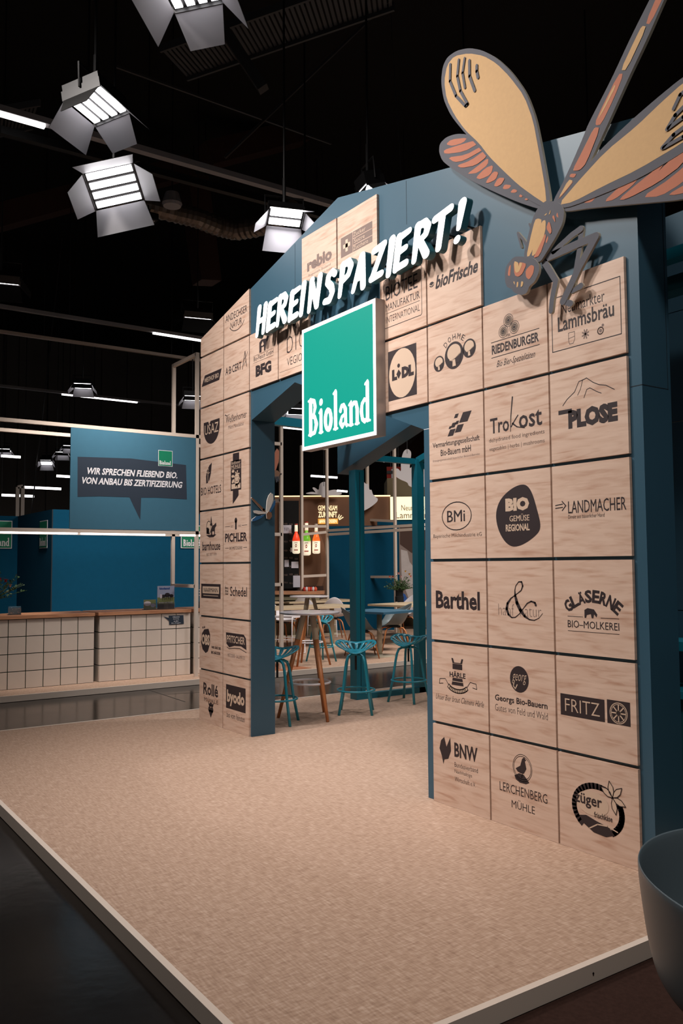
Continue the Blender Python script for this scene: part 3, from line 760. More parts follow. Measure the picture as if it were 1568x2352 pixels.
slats = [[(118,645),(150,615),(250,603),(225,635),(160,655)], [(110,705),(105,680),(180,655),(300,620),(318,640),(230,690)], [(130,725),(240,710),(340,655),(355,675),(230,745),(170,755)], [(185,775),(270,745),(360,680),(372,720),(300,775),(215,790)],
         [(250,825),(310,780),(380,725),(375,770),(310,820),(270,825)], [(300,850),(360,790),(410,770),(395,830),(330,860)], [(360,880),(410,810),(442,815),(425,860),(380,882)], [(412,898),(440,850),(482,850),(460,890),(430,905)],
         [(465,915),(478,890),(520,895),(505,915),(480,920)], [(512,940),(530,918),(560,925),(545,942)], [(565,965),(575,950),(590,962),(580,970)], [(600,985),(612,972),(625,980),(615,988)]]
dpart('wing', W2, [(s_, RUST) for s_ in slats], -.077)
T = [(765,1010),(850,850),(960,600),(985,530),(1130,250),(1250,-10),(1380,-270),(1450,-400),(1520,-380),(1450,-230),(1350,0),(1240,230),(1110,520),(980,800),(905,880),(810,1020)]
dpart('tail', T, [([(805,980),(870,860),(900,868),(850,930)], OCHRE), ([(800,988),(850,930),(900,868),(895,880),(830,960)], RUST), ([(875,845),(885,825),(920,825),(905,850)], RUST),
      ([(893,808),(960,680),(1030,540),(1065,545),(980,760),(940,805)], RUST), ([(895,805),(960,675),(1025,545),(1045,548),(985,680),(910,800)], OCHRE),
      ([(1035,530),(1040,490),(1175,215),(1208,212),(1150,360),(1070,525)], RUST), ([(1040,510),(1150,280),(1160,290),(1090,430)], OCHRE),
      ([(1190,192),(1280,0),(1320,-80),(1350,-75),(1225,192)], OCHRE), ([(1340,-95),(1440,-330),(1480,-320),(1370,-90)], RUST)], -.078)
dpart('wing', [(790,1015),(900,885),(1060,685),(1250,505),(1400,375),(1570,235),(1800,90),(1980,30),(2090,90),(2080,250),(1900,450),(1600,680),(1300,860),(1000,985),(850,1040)],
      [([(808,1018),(935,870),(1100,690),(1290,535),(1430,400),(1580,265),(1800,125),(1960,70),(2050,110),(2030,240),(1850,440),(1568,640),(1300,800),(1080,905),(900,1000)], OCHRE)], -.082,
      lines=[([(1520,430),(1560,345),(1640,280)], .012), ([(1480,555),(1530,470),(1640,360)], .013), ([(1490,548),(1580,480),(1680,370)], .013), ([(1450,670),(1520,590),(1640,500)], .013), ([(1460,668),(1580,600),(1680,520)], .012)])
dpart('wing', [(805,1045),(1000,960),(1300,860),(1600,680),(1900,560),(2010,640),(1960,800),(1750,930),(1568,985),(1280,1010),(1000,1035),(850,1058)],
      [(s_, RUST) for s_ in ([(955,1005),(1040,965),(1010,1000)], [(1085,998),(1180,905),(1300,850),(1260,900),(1150,985)], [(1175,985),(1300,880),(1475,740),(1400,840),(1220,985)], [(1190,985),(1330,900),(1568,670),(1680,600),(1568,770),(1420,880),(1240,975)], [(1315,970),(1500,850),(1720,650),(1690,760),(1568,880),(1430,965)], [(1475,955),(1620,870),(1800,720),(1780,830),(1620,930),(1530,955)])], -.078)
dpart('thorax', [(690,1030),(655,1100),(620,1240),(600,1330),(620,1370),(700,1372),(740,1310),(800,1210),(840,1130),(850,1055),(830,1010),(765,990)],
      [([(670,1110),(690,1100),(715,1110),(690,1210),(640,1330),(618,1335),(640,1230)], OCHRE), ([(715,1115),(738,1110),(735,1180),(700,1290),(650,1340),(660,1270),(690,1200)], OCHRE), ([(690,1285),(735,1190),(740,1215),(700,1330),(660,1345)], RUST),
       ([(740,1160),(755,1120),(765,1130),(775,1180),(765,1200)], RUST), ([(735,1240),(750,1205),(752,1225),(740,1255)], RUST), ([(725,1085),(745,1065),(740,1080)], OCHRE), ([(755,1080),(768,1045),(766,1070)], OCHRE), ([(775,1090),(790,1080),(798,1130)], RUST), ([(800,1085),(808,1060),(815,1100)], RUST)], -.086)
dpart('head', [(500,1390),(490,1440),(492,1490),(505,1525),(528,1525),(545,1555),(590,1572),(625,1560),(640,1515),(672,1490),(700,1430),(698,1380),(670,1345),(600,1335),(545,1335)],
      [([(508,1450),(515,1400),(528,1382),(525,1430),(522,1455)], RUST), ([(618,1420),(650,1385),(672,1395),(665,1440),(640,1478),(620,1460)], RUST), ([(545,1365),(575,1370),(572,1400),(580,1370),(600,1372),(625,1380),(600,1440),(575,1460),(550,1450)], RUST),
       ([(548,1362),(575,1372),(575,1400),(585,1372),(600,1375),(580,1430),(555,1435)], OCHRE), ([(542,1490),(550,1485),(552,1510)], OCHRE), ([(565,1490),(575,1490),(572,1520),(562,1525)], OCHRE), ([(592,1485),(606,1490),(600,1515),(588,1525)], OCHRE)], -.092)
def dleg(pts, w0, w1, d=-.07):
    mb = MB(); q = [dq(*p) for p in pts]; n = len(q)-1
    for i, (a, b) in enumerate(zip(q, q[1:])): mb.prism(capsule(a, b, w0+(w1-w0)*i/n, w0+(w1-w0)*(i+1)/n, 5), XZ, d-.0005*i, d+.015, SLATE, PLYEDGE)
    loc(mb, 'leg', df)
dleg([(735,1335),(900,1260),(1030,1205),(925,1400),(880,1500),(830,1605)], .042, .040)
dleg([(830,1605),(875,1618)], .028, .034)
dleg([(880,1545),(935,1510)], .02, .034, -.068)
dleg([(770,1300),(880,1200),(938,1160)], .03, .034)
dleg([(938,1165),(925,1290),(890,1500)], .032, .028, -.066)
dleg([(715,1365),(785,1480),(762,1590),(755,1665)], .038, .028)
dleg([(612,1270),(585,1225),(552,1185),(575,1275)], .018, .01)
dleg([(632,1200),(640,1165),(622,1130)], .018, .01)
mb = MB()
for a in ((700, 1100), (1000, 620), (600, 900)):
    x, z = dq(*a); mb.beam((x, -.06, z), (x, 0.0, z), .03, .03, BLACK)
loc(mb, 'mounting_block', df)

# small blue dragonfly on the reveal of the left pillar
sd = thing('small_dragonfly_cutout', 'small blue and white wooden dragonfly on the inner face of the left pillar', 'decoration', (1.02, .1, 1.98))
def sq(u, v): p = PX(u, v, 'x', 1.03); return (p.y, p.z)
WB = pbr('dragonfly_white_paint', (206, 200, 192), 0.7); BB = pbr('dragonfly_blue_paint', (34, 92, 140), 0.7); BR = pbr('dragonfly_brown_paint', (120, 84, 60), 0.7)
def sw(name, pts, mat, d):
    loc(MB().prism([sq(*p) for p in pts], YZp, -d, -d+.01, mat, WB), name, sd)
sw('tail', [(577,1144),(579,1142),(611,1173),(607,1177)], BR, 1.026)
sw('wing', [(611,1176),(613,1150),(617,1138),(622,1132),(627,1135),(628,1146),(623,1162),(616,1177)], WB, 1.03)
sw('wing', [(610,1180),(594,1181),(584,1178),(582,1173),(588,1172),(600,1174),(612,1177)], WB, 1.03)
sw('wing', [(611,1180),(600,1184),(588,1186),(579,1193),(579,1197),(585,1197),(600,1190)], BB, 1.028)
sw('wing', [(617,1178),(624,1162),(630,1148),(633,1151),(632,1160),(622,1176)], BB, 1.028)
sw('head', [(611,1180),(616,1174),(623,1178),(624,1186),(619,1193),(612,1191)], BR, 1.035)
loc(MB().beam((1.01, .11, 1.965), (1.026, .11, 1.965), .02, .02, BLACK), 'mounting_block', sd)

# ================================================================ pavilion behind the gate
fa = thing('hanging_fascia', 'petrol-blue sloped fascia panel hanging behind the gate on a teal post', 'panel', (1.5, 1.9, 2.5))
D2 = 1.85
bl = PX(775, 1089, 'y', D2); br = PX(942, 977, 'y', D2); s1 = (br.z-bl.z)/(br.x-bl.x)
ax = 1.75; az = bl.z+s1*(ax-bl.x)
FP = [(bl.x, bl.z), (ax, az), (3.6, az-.55), (3.6, az+.05), (ax, az+.6), (bl.x, bl.z+.62)]
loc(MB().prism(FP, XZ, D2, D2+.23, BLUE), 'fascia_body', fa)
pv = thing('teal_steel_frame', 'teal square-tube frame standing behind the gate beside the bar stools', 'frame', (-.1, 2.3, FZ))
loc(MB().box((-.17, 1.86, FZ), (-.05, 1.98, bl.z+.02), TEAL), 'post', pv)
loc(MB().box((-.172, 1.915, FZ+.07), (-.168+.12, 1.921, bl.z), JOINT), 'post_seam', pv)
loc(MB().box((-.15, 2.74, FZ), (-.05, 2.84, 2.70), TEAL), 'post', pv)
loc(MB().box((-.12, 1.98, FZ), (-.05, 5.2, FZ+.06), TEAL), 'floor_rail', pv)
loc(MB().box((-.14, 2.1, 2.645), (-.08, 2.74, 2.71), TEAL), 'eaves_beam', pv)
loc(MB().box((-.14, 2.84, 2.60), (-.08, 4.6, 2.66), TEAL), 'eaves_beam', pv)
loc(MB().beam((-.1, 2.8, 2.69), (1.9, 2.8, 3.25), .06, .07, TEAL), 'rafter', pv)
loc(MB().beam((-.1, .30, 2.99), (-.1, 1.84, 2.97), .07, .09, TEAL), 'upper_beam', pv)

# ================================================================ bar stools and high tables
def tractor_seat():
    NR, NT = 8, 64
    def pt(r, t):
        c, s_ = math.cos(t), math.sin(t)
        rx = .205; ry = .165+(.03 if s_ > 0 else -.045*abs(s_)**2)
        x = rx*r*c*(1-.08*(s_ < -.6)); y = ry*r*s_
        z = .085*(abs(c)**1.6)*r**2.2+.075*max(0, s_)*r**2.2-.012*max(0, -s_)*r**2
        return (x, y, z)
    rr = [0, .2, .36, .42, .62, .82, .9, 1.0]
    vs = [pt(0, 0)]; fs = []
    for r in rr[1:]:
        for k in range(NT): vs.append(pt(r, 2*pi*k/NT))
    for k in range(NT): fs.append((0, 1+k, 1+(k+1) % NT))
    for i in range(len(rr)-2):
        for k in range(NT):
            ang = (k+.5)/NT*360
            if 3 <= i+1 <= 5 and (k % 4) in (1, 2) and not (240 < ang < 300): continue
            a = 1+i*NT+k; b = 1+i*NT+(k+1) % NT
            fs.append((a, a+NT, b+NT, b))
    return vs, fs
def make_stool(label, loc_, rz, group):
    t = thing('bar_stool', label, 'stool', loc_, rz, group)
    vs, fs = tractor_seat()
    m = MB(); m.add([(x, y, z+.60) for x, y, z in vs], fs, TEALSTOOL); s_ = m.build('seat', t, smooth=True)
    so = s_.modifiers.new('thickness', 'SOLIDIFY'); so.thickness = .007; so.offset = 0
    for k in range(4):
        a = pi/4+k*pi/2; c, sn = math.cos(a), math.sin(a)
        prof = [(.015, .575), (.07, .572), (.105, .555), (.125, .51), (.14, .44), (.17, .25), (.228, 0.0)]
        MB().tube([(r*c, r*sn, z) for r, z in prof], .0135, TEALSTOOL, 10).build('leg', t, smooth=True)
    MB().tube([(.185*math.cos(q), .185*math.sin(q), .225) for q in [2*pi*k/40 for k in range(40)]], .009, TEALSTOOL, 8, True).build('foot_ring', t, smooth=True)
    MB().lathe([(.035, .565), (.035, .60), (.05, .604)], (0, 0, 0), TEALSTOOL, 16).build('seat_plate', t)
    MB().tube([(0, 0, .56), (0, 0, .42)], .011, BLACK, 10).build('height_screw', t)
    return t
st0 = make_stool('teal pierced-seat bar stool standing in front of the thick teal post', (.575, 1.405, FZ), math.radians(52), 'teal bar stools')
dup(st0, (.342, 2.264, FZ), math.radians(20), 'teal pierced-seat bar stool beside the right gate pillar')
dup(st0, (.585, .50, FZ), math.radians(45), 'teal pierced-seat bar stool half hidden by the left gate pillar')
dup(st0, (-3.37, 3.57, FZ), math.radians(95), 'teal pierced-seat bar stool alone on the rear platform by the far high table')

def make_hightable(label, loc_, rz, h=1.01, r=.29, lr=.305, group='white round high tables'):
    t = thing('high_table', label, 'table', loc_, rz, group)
    MB().lathe([(r-.015, h-.022), (r, h-.016), (r, h-.004), (r-.004, h)], (0, 0, 0), TABLEWHITE, 48).build('table_top', t)
    for k in range(3):
        a = 2*pi*k/3; c, s_ = math.cos(a), math.sin(a)
        def q(z): f = 1-z/h; rad = .05+(lr-.05)*f; return (rad*c, rad*s_, z)
        MB().tube([q(0.0), q(.35), q(h*.74)], [.015, .02, .025], OAK, 12).build('leg', t, smooth=True)
        MB().tube([q(h*.74), q(h-.02)], [.0265, .028], CREAMMET, 12).build('leg_sleeve', t, smooth=True)
    MB().tube([(.195*math.cos(a), .195*math.sin(a), .335) for a in [2*pi*k/40 for k in range(40)]], .011, WHITESH, 8, True).build('foot_ring', t, smooth=True)
    return t
def ang(p, c): return math.atan2(p[1]-c[1], p[0]-c[0])
ht = make_hightable('white round high table on three oak legs right behind the left gate pillar', (.517, .901, FZ), ang((.829, .903), (.517, .901)))
dup(ht, (-3.096, 3.186, FZ), .9, 'white round high table reflecting the coloured bottles, farther back on the rear platform')

# ================================================================ chairs and tables of the cafe
def shell_mesh(back, arm, wx=.29, wy=.27):
    NT, rr = 48, [0, .35, .6, .74, .84, .92, 1.0]
    vs = [(0, 0, .0)]; fs = []
    for r in rr[1:]:
        for k in range(NT):
            t = 2*pi*k/NT; c, s_ = math.cos(t), math.sin(t)      # back is +y
            b = max(0, s_); side = max(0, 1-abs(s_*1.0)) if s_ > -.5 else 0
            fr = max(0, -s_)
            H = back*b**1.3 + arm*(1-b)*(1-fr**.9)*1.0
            H *= 1 if fr < .2 else max(0, 1-(fr-.2)*1.6)
            u = max(0, (r-.6)/.4); lift = H*u**1.25
            flare = r*(1-.0*u) if r <= .74 else .74+(r-.74)*(1.0-.2*b)
            x = wx*flare*c*(.82+.18*abs(c)**.5 if abs(c) > 0 else .82); y = wy*flare*s_+(.08*u*b)
            vs.append((x, y, lift-.0+.015*r*fr*0-.02*(fr**2)*u))
    n = len(rr)-1
    for k in range(NT): fs.append((0, 1+k, 1+(k+1) % NT))
    for i in range(n-1):
        for k in range(NT):
            a = 1+i*NT+k; b = 1+i*NT+(k+1) % NT; fs.append((a, a+NT, b+NT, b))
    return vs, fs
def make_chair(name, label, mat, back, arm, loc_, rz, group, legmat=None, wx=.29, wy=.27):
    t = thing(name, label, 'chair', loc_, rz, group)
    vs, fs = shell_mesh(back, arm, wx, wy)
    s_ = MB().add([(x, y, z+.44) for x, y, z in vs], fs, mat).build('seat_shell', t, smooth=True)
    so = s_.modifiers.new('thickness', 'SOLIDIFY'); so.thickness = .010; so.offset = 1
    sb = s_.modifiers.new('smooth', 'SUBSURF'); sb.levels = 1; sb.render_levels = 1
    for sx in (-1, 1):
        for sy in (-1, 1):
            MB().tube([(sx*.06, sy*.05, .40), (sx*.15, sy*.14, .385), (sx*.18, sy*.17, .34), (sx*.25, sy*.25, 0)], [.014, .014, .014, .010], legmat or OAK, 10).build('leg', t, smooth=True)
    MB().box((-.12, -.1, .395), (.12, .1, .425), BLACK).build('under_frame', t)
    return t
def ctr(u, v, z=FZ): return tuple(PX(u, v, 'z', z))
ac = make_chair('shell_armchair', 'grey-green shell armchair at the right end of the blue table', GREYSH, .36, .24, (-4.0, 5.45, FZ), math.radians(-25), 'grey shell armchairs')
dup(ac, (-3.47, 4.40, FZ), math.radians(150), 'grey-green shell armchair seen from behind, left of the thick teal post')
dup(ac, (-3.5, 7.2, FZ), math.radians(-60), 'grey-green shell armchair in the narrow gap beside the right gate pillar')
dup(ac, (-8.2, 5.4, FZ), math.radians(100), 'dark shell armchair behind the wooden tables near the bar')
def tub_chair(name, label, loc_, rz):
    t = thing(name, label, 'chair', loc_, rz)
    mt = pbr('dark_grey_shell', (84, 96, 102), 0.36)
    NT = 64; prof = [(0, 0), (.5, 0), (.8, .005), (.92, .03), (.97, .10), (1.0, .2), (1.03, .3)]
    vs = [(0, 0, .43)]; fs = []
    for i, (r, h) in enumerate(prof[1:]):
        for k in range(NT):
            q = 2*pi*k/NT; fr = max(0, -math.sin(q)); cut = max(.12, min(1, 1.25-fr*1.3)); hh = h*cut
            vs.append((.46*r*math.cos(q), .46*r*math.sin(q), .43+hh+(.03*max(0, math.sin(q))*r if h > .2 else 0)))
    for k in range(NT): fs.append((0, 1+k, 1+(k+1) % NT))
    for i in range(len(prof)-2):
        for k in range(NT): a = 1+i*NT+k; b = 1+i*NT+(k+1) % NT; fs.append((a, a+NT, b+NT, b))
    s_ = MB().add(vs, fs, mt).build('seat_shell', t, smooth=True)
    so = s_.modifiers.new('thickness', 'SOLIDIFY'); so.thickness = .012; so.offset = 1
    sb = s_.modifiers.new('smooth', 'SUBSURF'); sb.levels = 1; sb.render_levels = 2
    for k in range(4):
        q = pi/4+k*pi/2; c, sn = math.cos(q), math.sin(q)
        MB().tube([(.05*c, .05*sn, .40), (.2*c, .2*sn, .39), (.25*c, .25*sn, .33), (.34*c, .34*sn, 0)], [.014, .014, .014, .011], BLACK, 10).build('leg', t, smooth=True)
    MB().box((-.12, -.12, .39), (.12, .12, .42), BLACK).build('under_frame', t)
    return t
fg = tub_chair('tub_chair', 'grey plastic tub chair cut off by the lower right corner of the picture', (6.40, -1.295, HZ), math.radians(120))
fg2 = dup(fg, (7.02, -2.03, HZ), math.radians(120), 'second grey plastic tub chair just peeking in at the bottom right edge')

wc = make_chair('side_chair', 'white plastic side chair with high back between the high table and the teal post', WHITESH, .40, .03, ctr(762, 1468), math.radians(-115), 'white plastic side chairs')
dup(wc, ctr(648, 1480), math.radians(120), 'white plastic side chair left of the near wooden table, by the left pillar')
dup(wc, ctr(700, 1462), math.radians(-130), 'white plastic side chair behind the near wooden table')
dup(wc, (-7.9, 4.9, FZ), math.radians(10), 'white plastic side chair deepest behind the far wooden table')
dup(wc, (-6.2, 7.4, FZ), math.radians(0), 'white plastic side chair half hidden behind the flower pot table')

def sq_table(name, label, cx, cy, lx, ly, h, rz, mat, base='disc', thick=.035):
    t = thing(name, label, 'table', (cx, cy, FZ), rz)
    MB().box((-lx/2, -ly/2, h-thick), (lx/2, ly/2, h), mat).build('table_top', t)
    ends = [0] if base == 'disc' else [-ly/2+.35, ly/2-.35]
    for e in ends:
        MB().tube([(0, e, .02), (0, e, h-thick)], .042, CREAMMET, 20).build('column', t, smooth=True)
        MB().lathe([(.24, 0), (.24, .008), (.06, .016), (.045, .03)], (0, e, 0), CREAMMET, 40).build('foot_plate', t)
    return t
sq_table('cafe_table', 'square blue cafe table on a cream column foot', -3.42, 4.72, .86, .86, .73, math.radians(14), BLUETOP)
sq_table('wooden_table', 'long pale wood table nearest the high tables', -5.45, 4.55, .9, 1.9, .73, math.radians(-2), LTOP, 'two')
sq_table('wooden_table', 'second pale wood table behind the nearest one', -7.5, 6.1, .9, 1.7, .73, math.radians(-2), LTOP, 'two')
sq_table('wooden_table', 'pale wood table carrying the black flower pot', -5.0, 6.75, .95, 1.6, .73, math.radians(12), LTOP, 'two')
sq_table('wooden_table', 'small pale wood table at the far left by the bar counter', PX(645, 1371, 'x', -7.7).x, PX(645, 1371, 'x', -7.7).y, .8, .8, .73, 0, LTOP)

# wire stools (white sledge base)
def wire_stool(label, loc_, rz, group='white wire stools'):
    t = thing('wire_stool', label, 'stool', loc_, rz, group)
    MB().box((-.19, -.17, .60), (.19, .17, .63), WHITESH).build('seat', t)
    for sx in (-1, 1):
        MB().tube([(sx*.2, -.19, .62), (sx*.21, -.22, .0+.01), (sx*.21, .22, .01), (sx*.2, .19, .62)], .008, WHITESH, 8).build('sledge_leg', t, smooth=True)
    MB().tube([(-.205, -.205, .25), (.205, -.205, .25)], .007, WHITESH, 8).build('foot_rail', t)
    MB().tube([(-.205, .205, .25), (.205, .205, .25)], .007, WHITESH, 8).build('foot_rail', t)
    return t
ws = wire_stool('white wire stool with sledge legs behind the near high table', (-4.62, 3.72, FZ), .5)
dup(ws, (-6.9, 5.9, FZ), .3, 'white wire stool behind the pale wood tables')

# pot with flowers on the table
def bouquet(name, label, base, h, spread, n, potfn, flowers, seed, leafmat=None):
    t = thing(name, label, 'plant', base)
    rnd = random.Random(seed); potfn(t)
    lv = MB(); sm = MB()
    for k in range(n):
        a = rnd.uniform(0, 2*pi); el = rnd.uniform(.25, 1.35); ln = h*rnd.uniform(.6, 1.0)
        d = Vector((math.cos(a)*math.cos(el)*spread, math.sin(a)*math.cos(el)*spread, math.sin(el)))*ln
        b0 = Vector((0, 0, potfn.top*.75)); p = [b0+d*q+Vector((0, 0, -.12*q*q*math.cos(el)*ln)) for q in (0, .35, .7, 1)]
        sm.tube(p, .0025, LEAF, 5)
        for j in range(9):
            q = .3+.7*j/8; c = b0+d*q+Vector((0, 0, -.12*q*q*math.cos(el)*ln)); s_ = rnd.uniform(.022, .045)
            u_ = Vector((rnd.uniform(-1, 1), rnd.uniform(-1, 1), rnd.uniform(-.3, 1))).normalized()*s_; v_ = u_.cross(Vector((rnd.uniform(-1, 1), rnd.uniform(-1, 1), rnd.uniform(-1, 1)))).normalized()*s_*.3
            lv.add([c, c+u_*.5+v_, c+u_, c+u_*.5-v_], [(0, 1, 2, 3)], LEAF)
    o = lv.build('foliage', t); o['kind'] = 'stuff'; sm.build('stems', t)
    for (x, y, z, r, mt) in flowers:
        m = MB()
        for ring_, (rr_, n_) in enumerate(((r, 7), (r*.65, 5))):
            for k in range(n_):
                a = 2*pi*k/n_+ring_*.4; c = Vector((x, y, z)); d = Vector((math.cos(a), math.sin(a), .5+.5*ring_)).normalized()*rr_
                sd_ = Vector((-math.sin(a), math.cos(a), 0))*rr_*.45
                m.add([c, c+d*.6+sd_, c+d, c+d*.6-sd_], [(0, 1, 2, 3)], mt)
        m.tube([(x, y, z-.02), (x, y, z+.012)], r*.35, mt, 8)
        m.build('blossom', t)
    return t
def blackpot(t): MB().lathe([(.085, 0), (.085, .10), (.075, .11), (.075, .27), (.068, .27), (.068, .2)], (0, 0, 0), BLACKM, 24).build('pot', t)
blackpot.top = .27
fc = lambda n, c: pbr(n, c, .6)
OR_, RD_, PK_, YE_, PE_ = fc('flower_orange', (220, 92, 60)), fc('flower_red', (150, 20, 30)), fc('flower_pink', (214, 160, 160)), fc('flower_yellow', (210, 160, 50)), fc('flower_peach', (230, 160, 130))
pp = PX(917, 1382, 'z', FZ+.732)
bouquet('flower_pot', 'black pot of orange and yellow flowers on the pale wood table', (pp.x, pp.y, FZ+.731), .34, 1.0, 70, blackpot,
        [(-.02, -.22, .5, .035, OR_), (-.05, -.12, .5, .03, RD_), (.02, -.03, .56, .045, PK_), (0, .05, .5, .03, PK_), (0, .16, .6, .035, YE_), (0, .26, .54, .04, YE_), (.03, .27, .5, .03, OR_)], 3)

# ================================================================ cream tube frames
def tube_frame(name, label, loc_, members, w=.045, cat='frame'):
    t = thing(name, label, cat, loc_)
    for kind, a, b in members:
        loc(MB().beam(a, b, w, w, CREAM), kind, t)
    return t
FX, RX = -2.91, -3.69
mem = []
for y in (1.29, 2.60):
    for x in (FX, RX): 
        if not (x == RX and y == 2.60): mem.append(('post', (x, y, FZ if x == FX else 1.2), (x, y, 4.36)))
for x in (FX, RX):
    mem += [('cross_beam', (x, -3.2, 3.215), (x, 2.60, 3.215)), ('cross_beam', (x, -3.2, 1.92), (x, 2.60, 1.92))]
mem += [('depth_beam', (FX, 1.29, 4.34), (RX, 1.29, 4.34)), ('depth_beam', (FX, 1.29, 1.21), (RX, 1.29, 1.21)), ('cross_beam', (FX, 2.0, 1.21), (FX, 2.60, 1.21)), ('depth_beam', (FX, 2.60, 2.41), (RX, 2.60, 2.41))]
tube_frame('tube_gantry', 'cream square-tube frame standing over the tiled counters', (FX, 0, FZ), mem)
# led tubes under its lower beam
for k, (y0, y1) in enumerate(((-2.7, -1.3), (-1.28, -.30), (-.26, .84), (1.05, 2.2))):
    o = MB().tube([(FX+.01, y0, 1.885), (FX+.01, y1, 1.885)], .011, TUBE, 8).build('light_tube', origin=(FX, y0, 1.885))
    tag(o, ('lit tube under the lower frame beam, cut off by the left picture edge', 'lit tube under the frame beam beneath the round-cut blue panel', 'lit tube under the frame beam below the speech-bubble banner',
            'lit tube under the frame beam at the left gate pillar')[k], 'lamp', 'lit tubes under the frame beam')
pb = [PX(692, 1025, 'x', -8), PX(750, 1030, 'x', -8), PX(843, 1060, 'y', 7.87), PX(905, 1020, 'y', 7.87)]
mem = [('post', (p.x, p.y, FZ), (p.x, p.y, 4.08)) for p in pb]
def seg(u0, v0, u1, v1, y0, y1): return (tuple(PX(u0, v0, 'y', y0)), tuple(PX(u1, v1, 'y', y1)))
mem += [('cross_beam',)+seg(692, 1209, 750, 1209, pb[0].y, pb[1].y), ('cross_beam',)+seg(692, 1228, 750, 1222, pb[0].y, pb[1].y), ('cross_beam',)+seg(692, 1324, 750, 1321, pb[0].y, pb[1].y),
        ('cross_beam',)+seg(750, 1219, 975, 1205, pb[1].y, 7.2), ('cross_beam',)+seg(750, 1228, 975, 1214, pb[1].y, 7.2),
        ('cross_beam',)+seg(843, 1194, 905, 1197, 7.87, 7.87), ('cross_beam',)+seg(843, 1325, 905, 1325, 7.87, 7.87), ('cross_beam',)+seg(692, 1026, 750, 1031, pb[0].y, pb[1].y)]
tube_frame('tube_gantry', 'cream tube frame in front of the brown and blue back wall', (-8, 7, FZ), mem, .055)

# rust dragonfly cut-out fixed to the frame post behind the left pillar
rd = thing('rust_dragonfly_cutout', 'rust-coloured dragonfly cut-out peeking out right behind the left gate pillar', 'decoration', tuple(PX(634, 1090, 'x', -2.86)))
def rq(u, v): p = PX(u, v, 'x', -2.86); return (p.y, p.z)
loc(MB().prism([rq(*p) for p in [(618, 1075), (628, 1045), (636, 1030), (641, 1036), (640, 1060), (634, 1078), (628, 1090)]], YZp, 2.86, 2.875, RUST, WB), 'wing', rd)
loc(MB().prism([rq(*p) for p in [(610, 1092), (622, 1082), (636, 1080), (644, 1086), (640, 1094), (630, 1098)]], YZp, 2.857, 2.872, BR, WB), 'body', rd)
for k in range(3): loc(MB().beam(PX(632+3*k, 1094, 'x', -2.86), PX(635+3*k, 1108-2*k, 'x', -2.86), .012, .012, SLATE), 'leg', rd)
a = PX(640, 1088, 'x', -2.87); loc(MB().beam(a, (a.x-.03, 2.60, a.z), .02, .02, BLACK), 'mounting_bar', rd)

# banner with the speech bubble
bn = thing('speech_bubble_banner', 'blue banner with a dark speech bubble and white slogan hanging in the cream frame', 'banner', (-2.905, .4, 1.95))
b0, b1 = PX(162, 988, 'x', -2.9).y, 1.262
loc(MB().box((-2.905, b0, 1.945), (-2.885, b1, 3.19), BANNERBLUE), 'panel', bn)
def bq(u, v): p = PX(u, v, 'x', -2.885); return (p.y, p.z)
mb = MB(); pen = Pen(mb, YZp, 0, 0, 1, 1, 2.885, -.001)
pen.fr = lambda u, v, d: (-d, u, v)
pen.poly([bq(*p) for p in [(178, 1049), (300, 1053), (427, 1068), (429, 1147), (360, 1143), (324, 1143), (322, 1194), (297, 1142), (230, 1140), (178, 1141)]], DARKNAVY)
def btext(t, u0, v0, u1, v1, h, mat=WPRINT, lay=1, bold=.03, shear=.2, pen=pen):
    a = bq(u0, v0); b = bq(u1, v1); L_ = math.hypot(b[0]-a[0], b[1]-a[1])
    pen.text(t, (a[0]+b[0])/2, (a[1]+b[1])/2, L_, h, mat, bold, shear, lay=lay, rot=math.atan2(b[1]-a[1], b[0]-a[0]))
btext('WIR SPRECHEN FLIEßEND BIO.', 199, 1081, 408, 1092, .085)
btext('VON ANBAU BIS ZERTIFIZIERUNG', 187, 1103, 418, 1114, .085)
a = bq(363, 1070); c = bq(396, 1036)
pen.rect(a[0], a[1], c[0], c[1], WPRINT, 2); pen.rect(a[0]+.006, a[1]+.006, c[0]-.006, c[1]-.006, GREEN, 3)
logo_word(mb, pen.fr, a[0]+.015, a[1]+.02, (c[0]-a[0])*.8, (c[1]-a[1])*.26, 2.8805, WPRINT)
loc(mb, 'printed_bubble', bn)
# round-cut blue panel at the very left
mb = MB(); a = bq(-60, 1000); 
pts = [(-1.75, 1.945), (-1.26, 1.945), (-1.262, 2.7), (-1.27, 2.95), (-1.30, 3.05), (-1.36, 3.12), (-1.75, 3.12)]
tag(MB().prism(pts, YZp, 2.885, 2.905, BANNERBLUE).build('blue_panel', origin=(-2.895, -1.5, 1.95)), 'blue panel edge with a rounded corner at the left picture edge', 'panel')
o = MB().prism([(-1.75, 1.945), (-1.10, 1.945), (-1.12, 1.99), (-1.2, 2.03), (-1.3, 2.1), (-1.75, 2.12)], YZp, 3.67, 3.69, BANNERBLUE).build('wave_panel', origin=(-3.68, -1.4, 1.95))
tag(o, 'low blue wave-shaped board resting on the rear frame beam', 'panel')

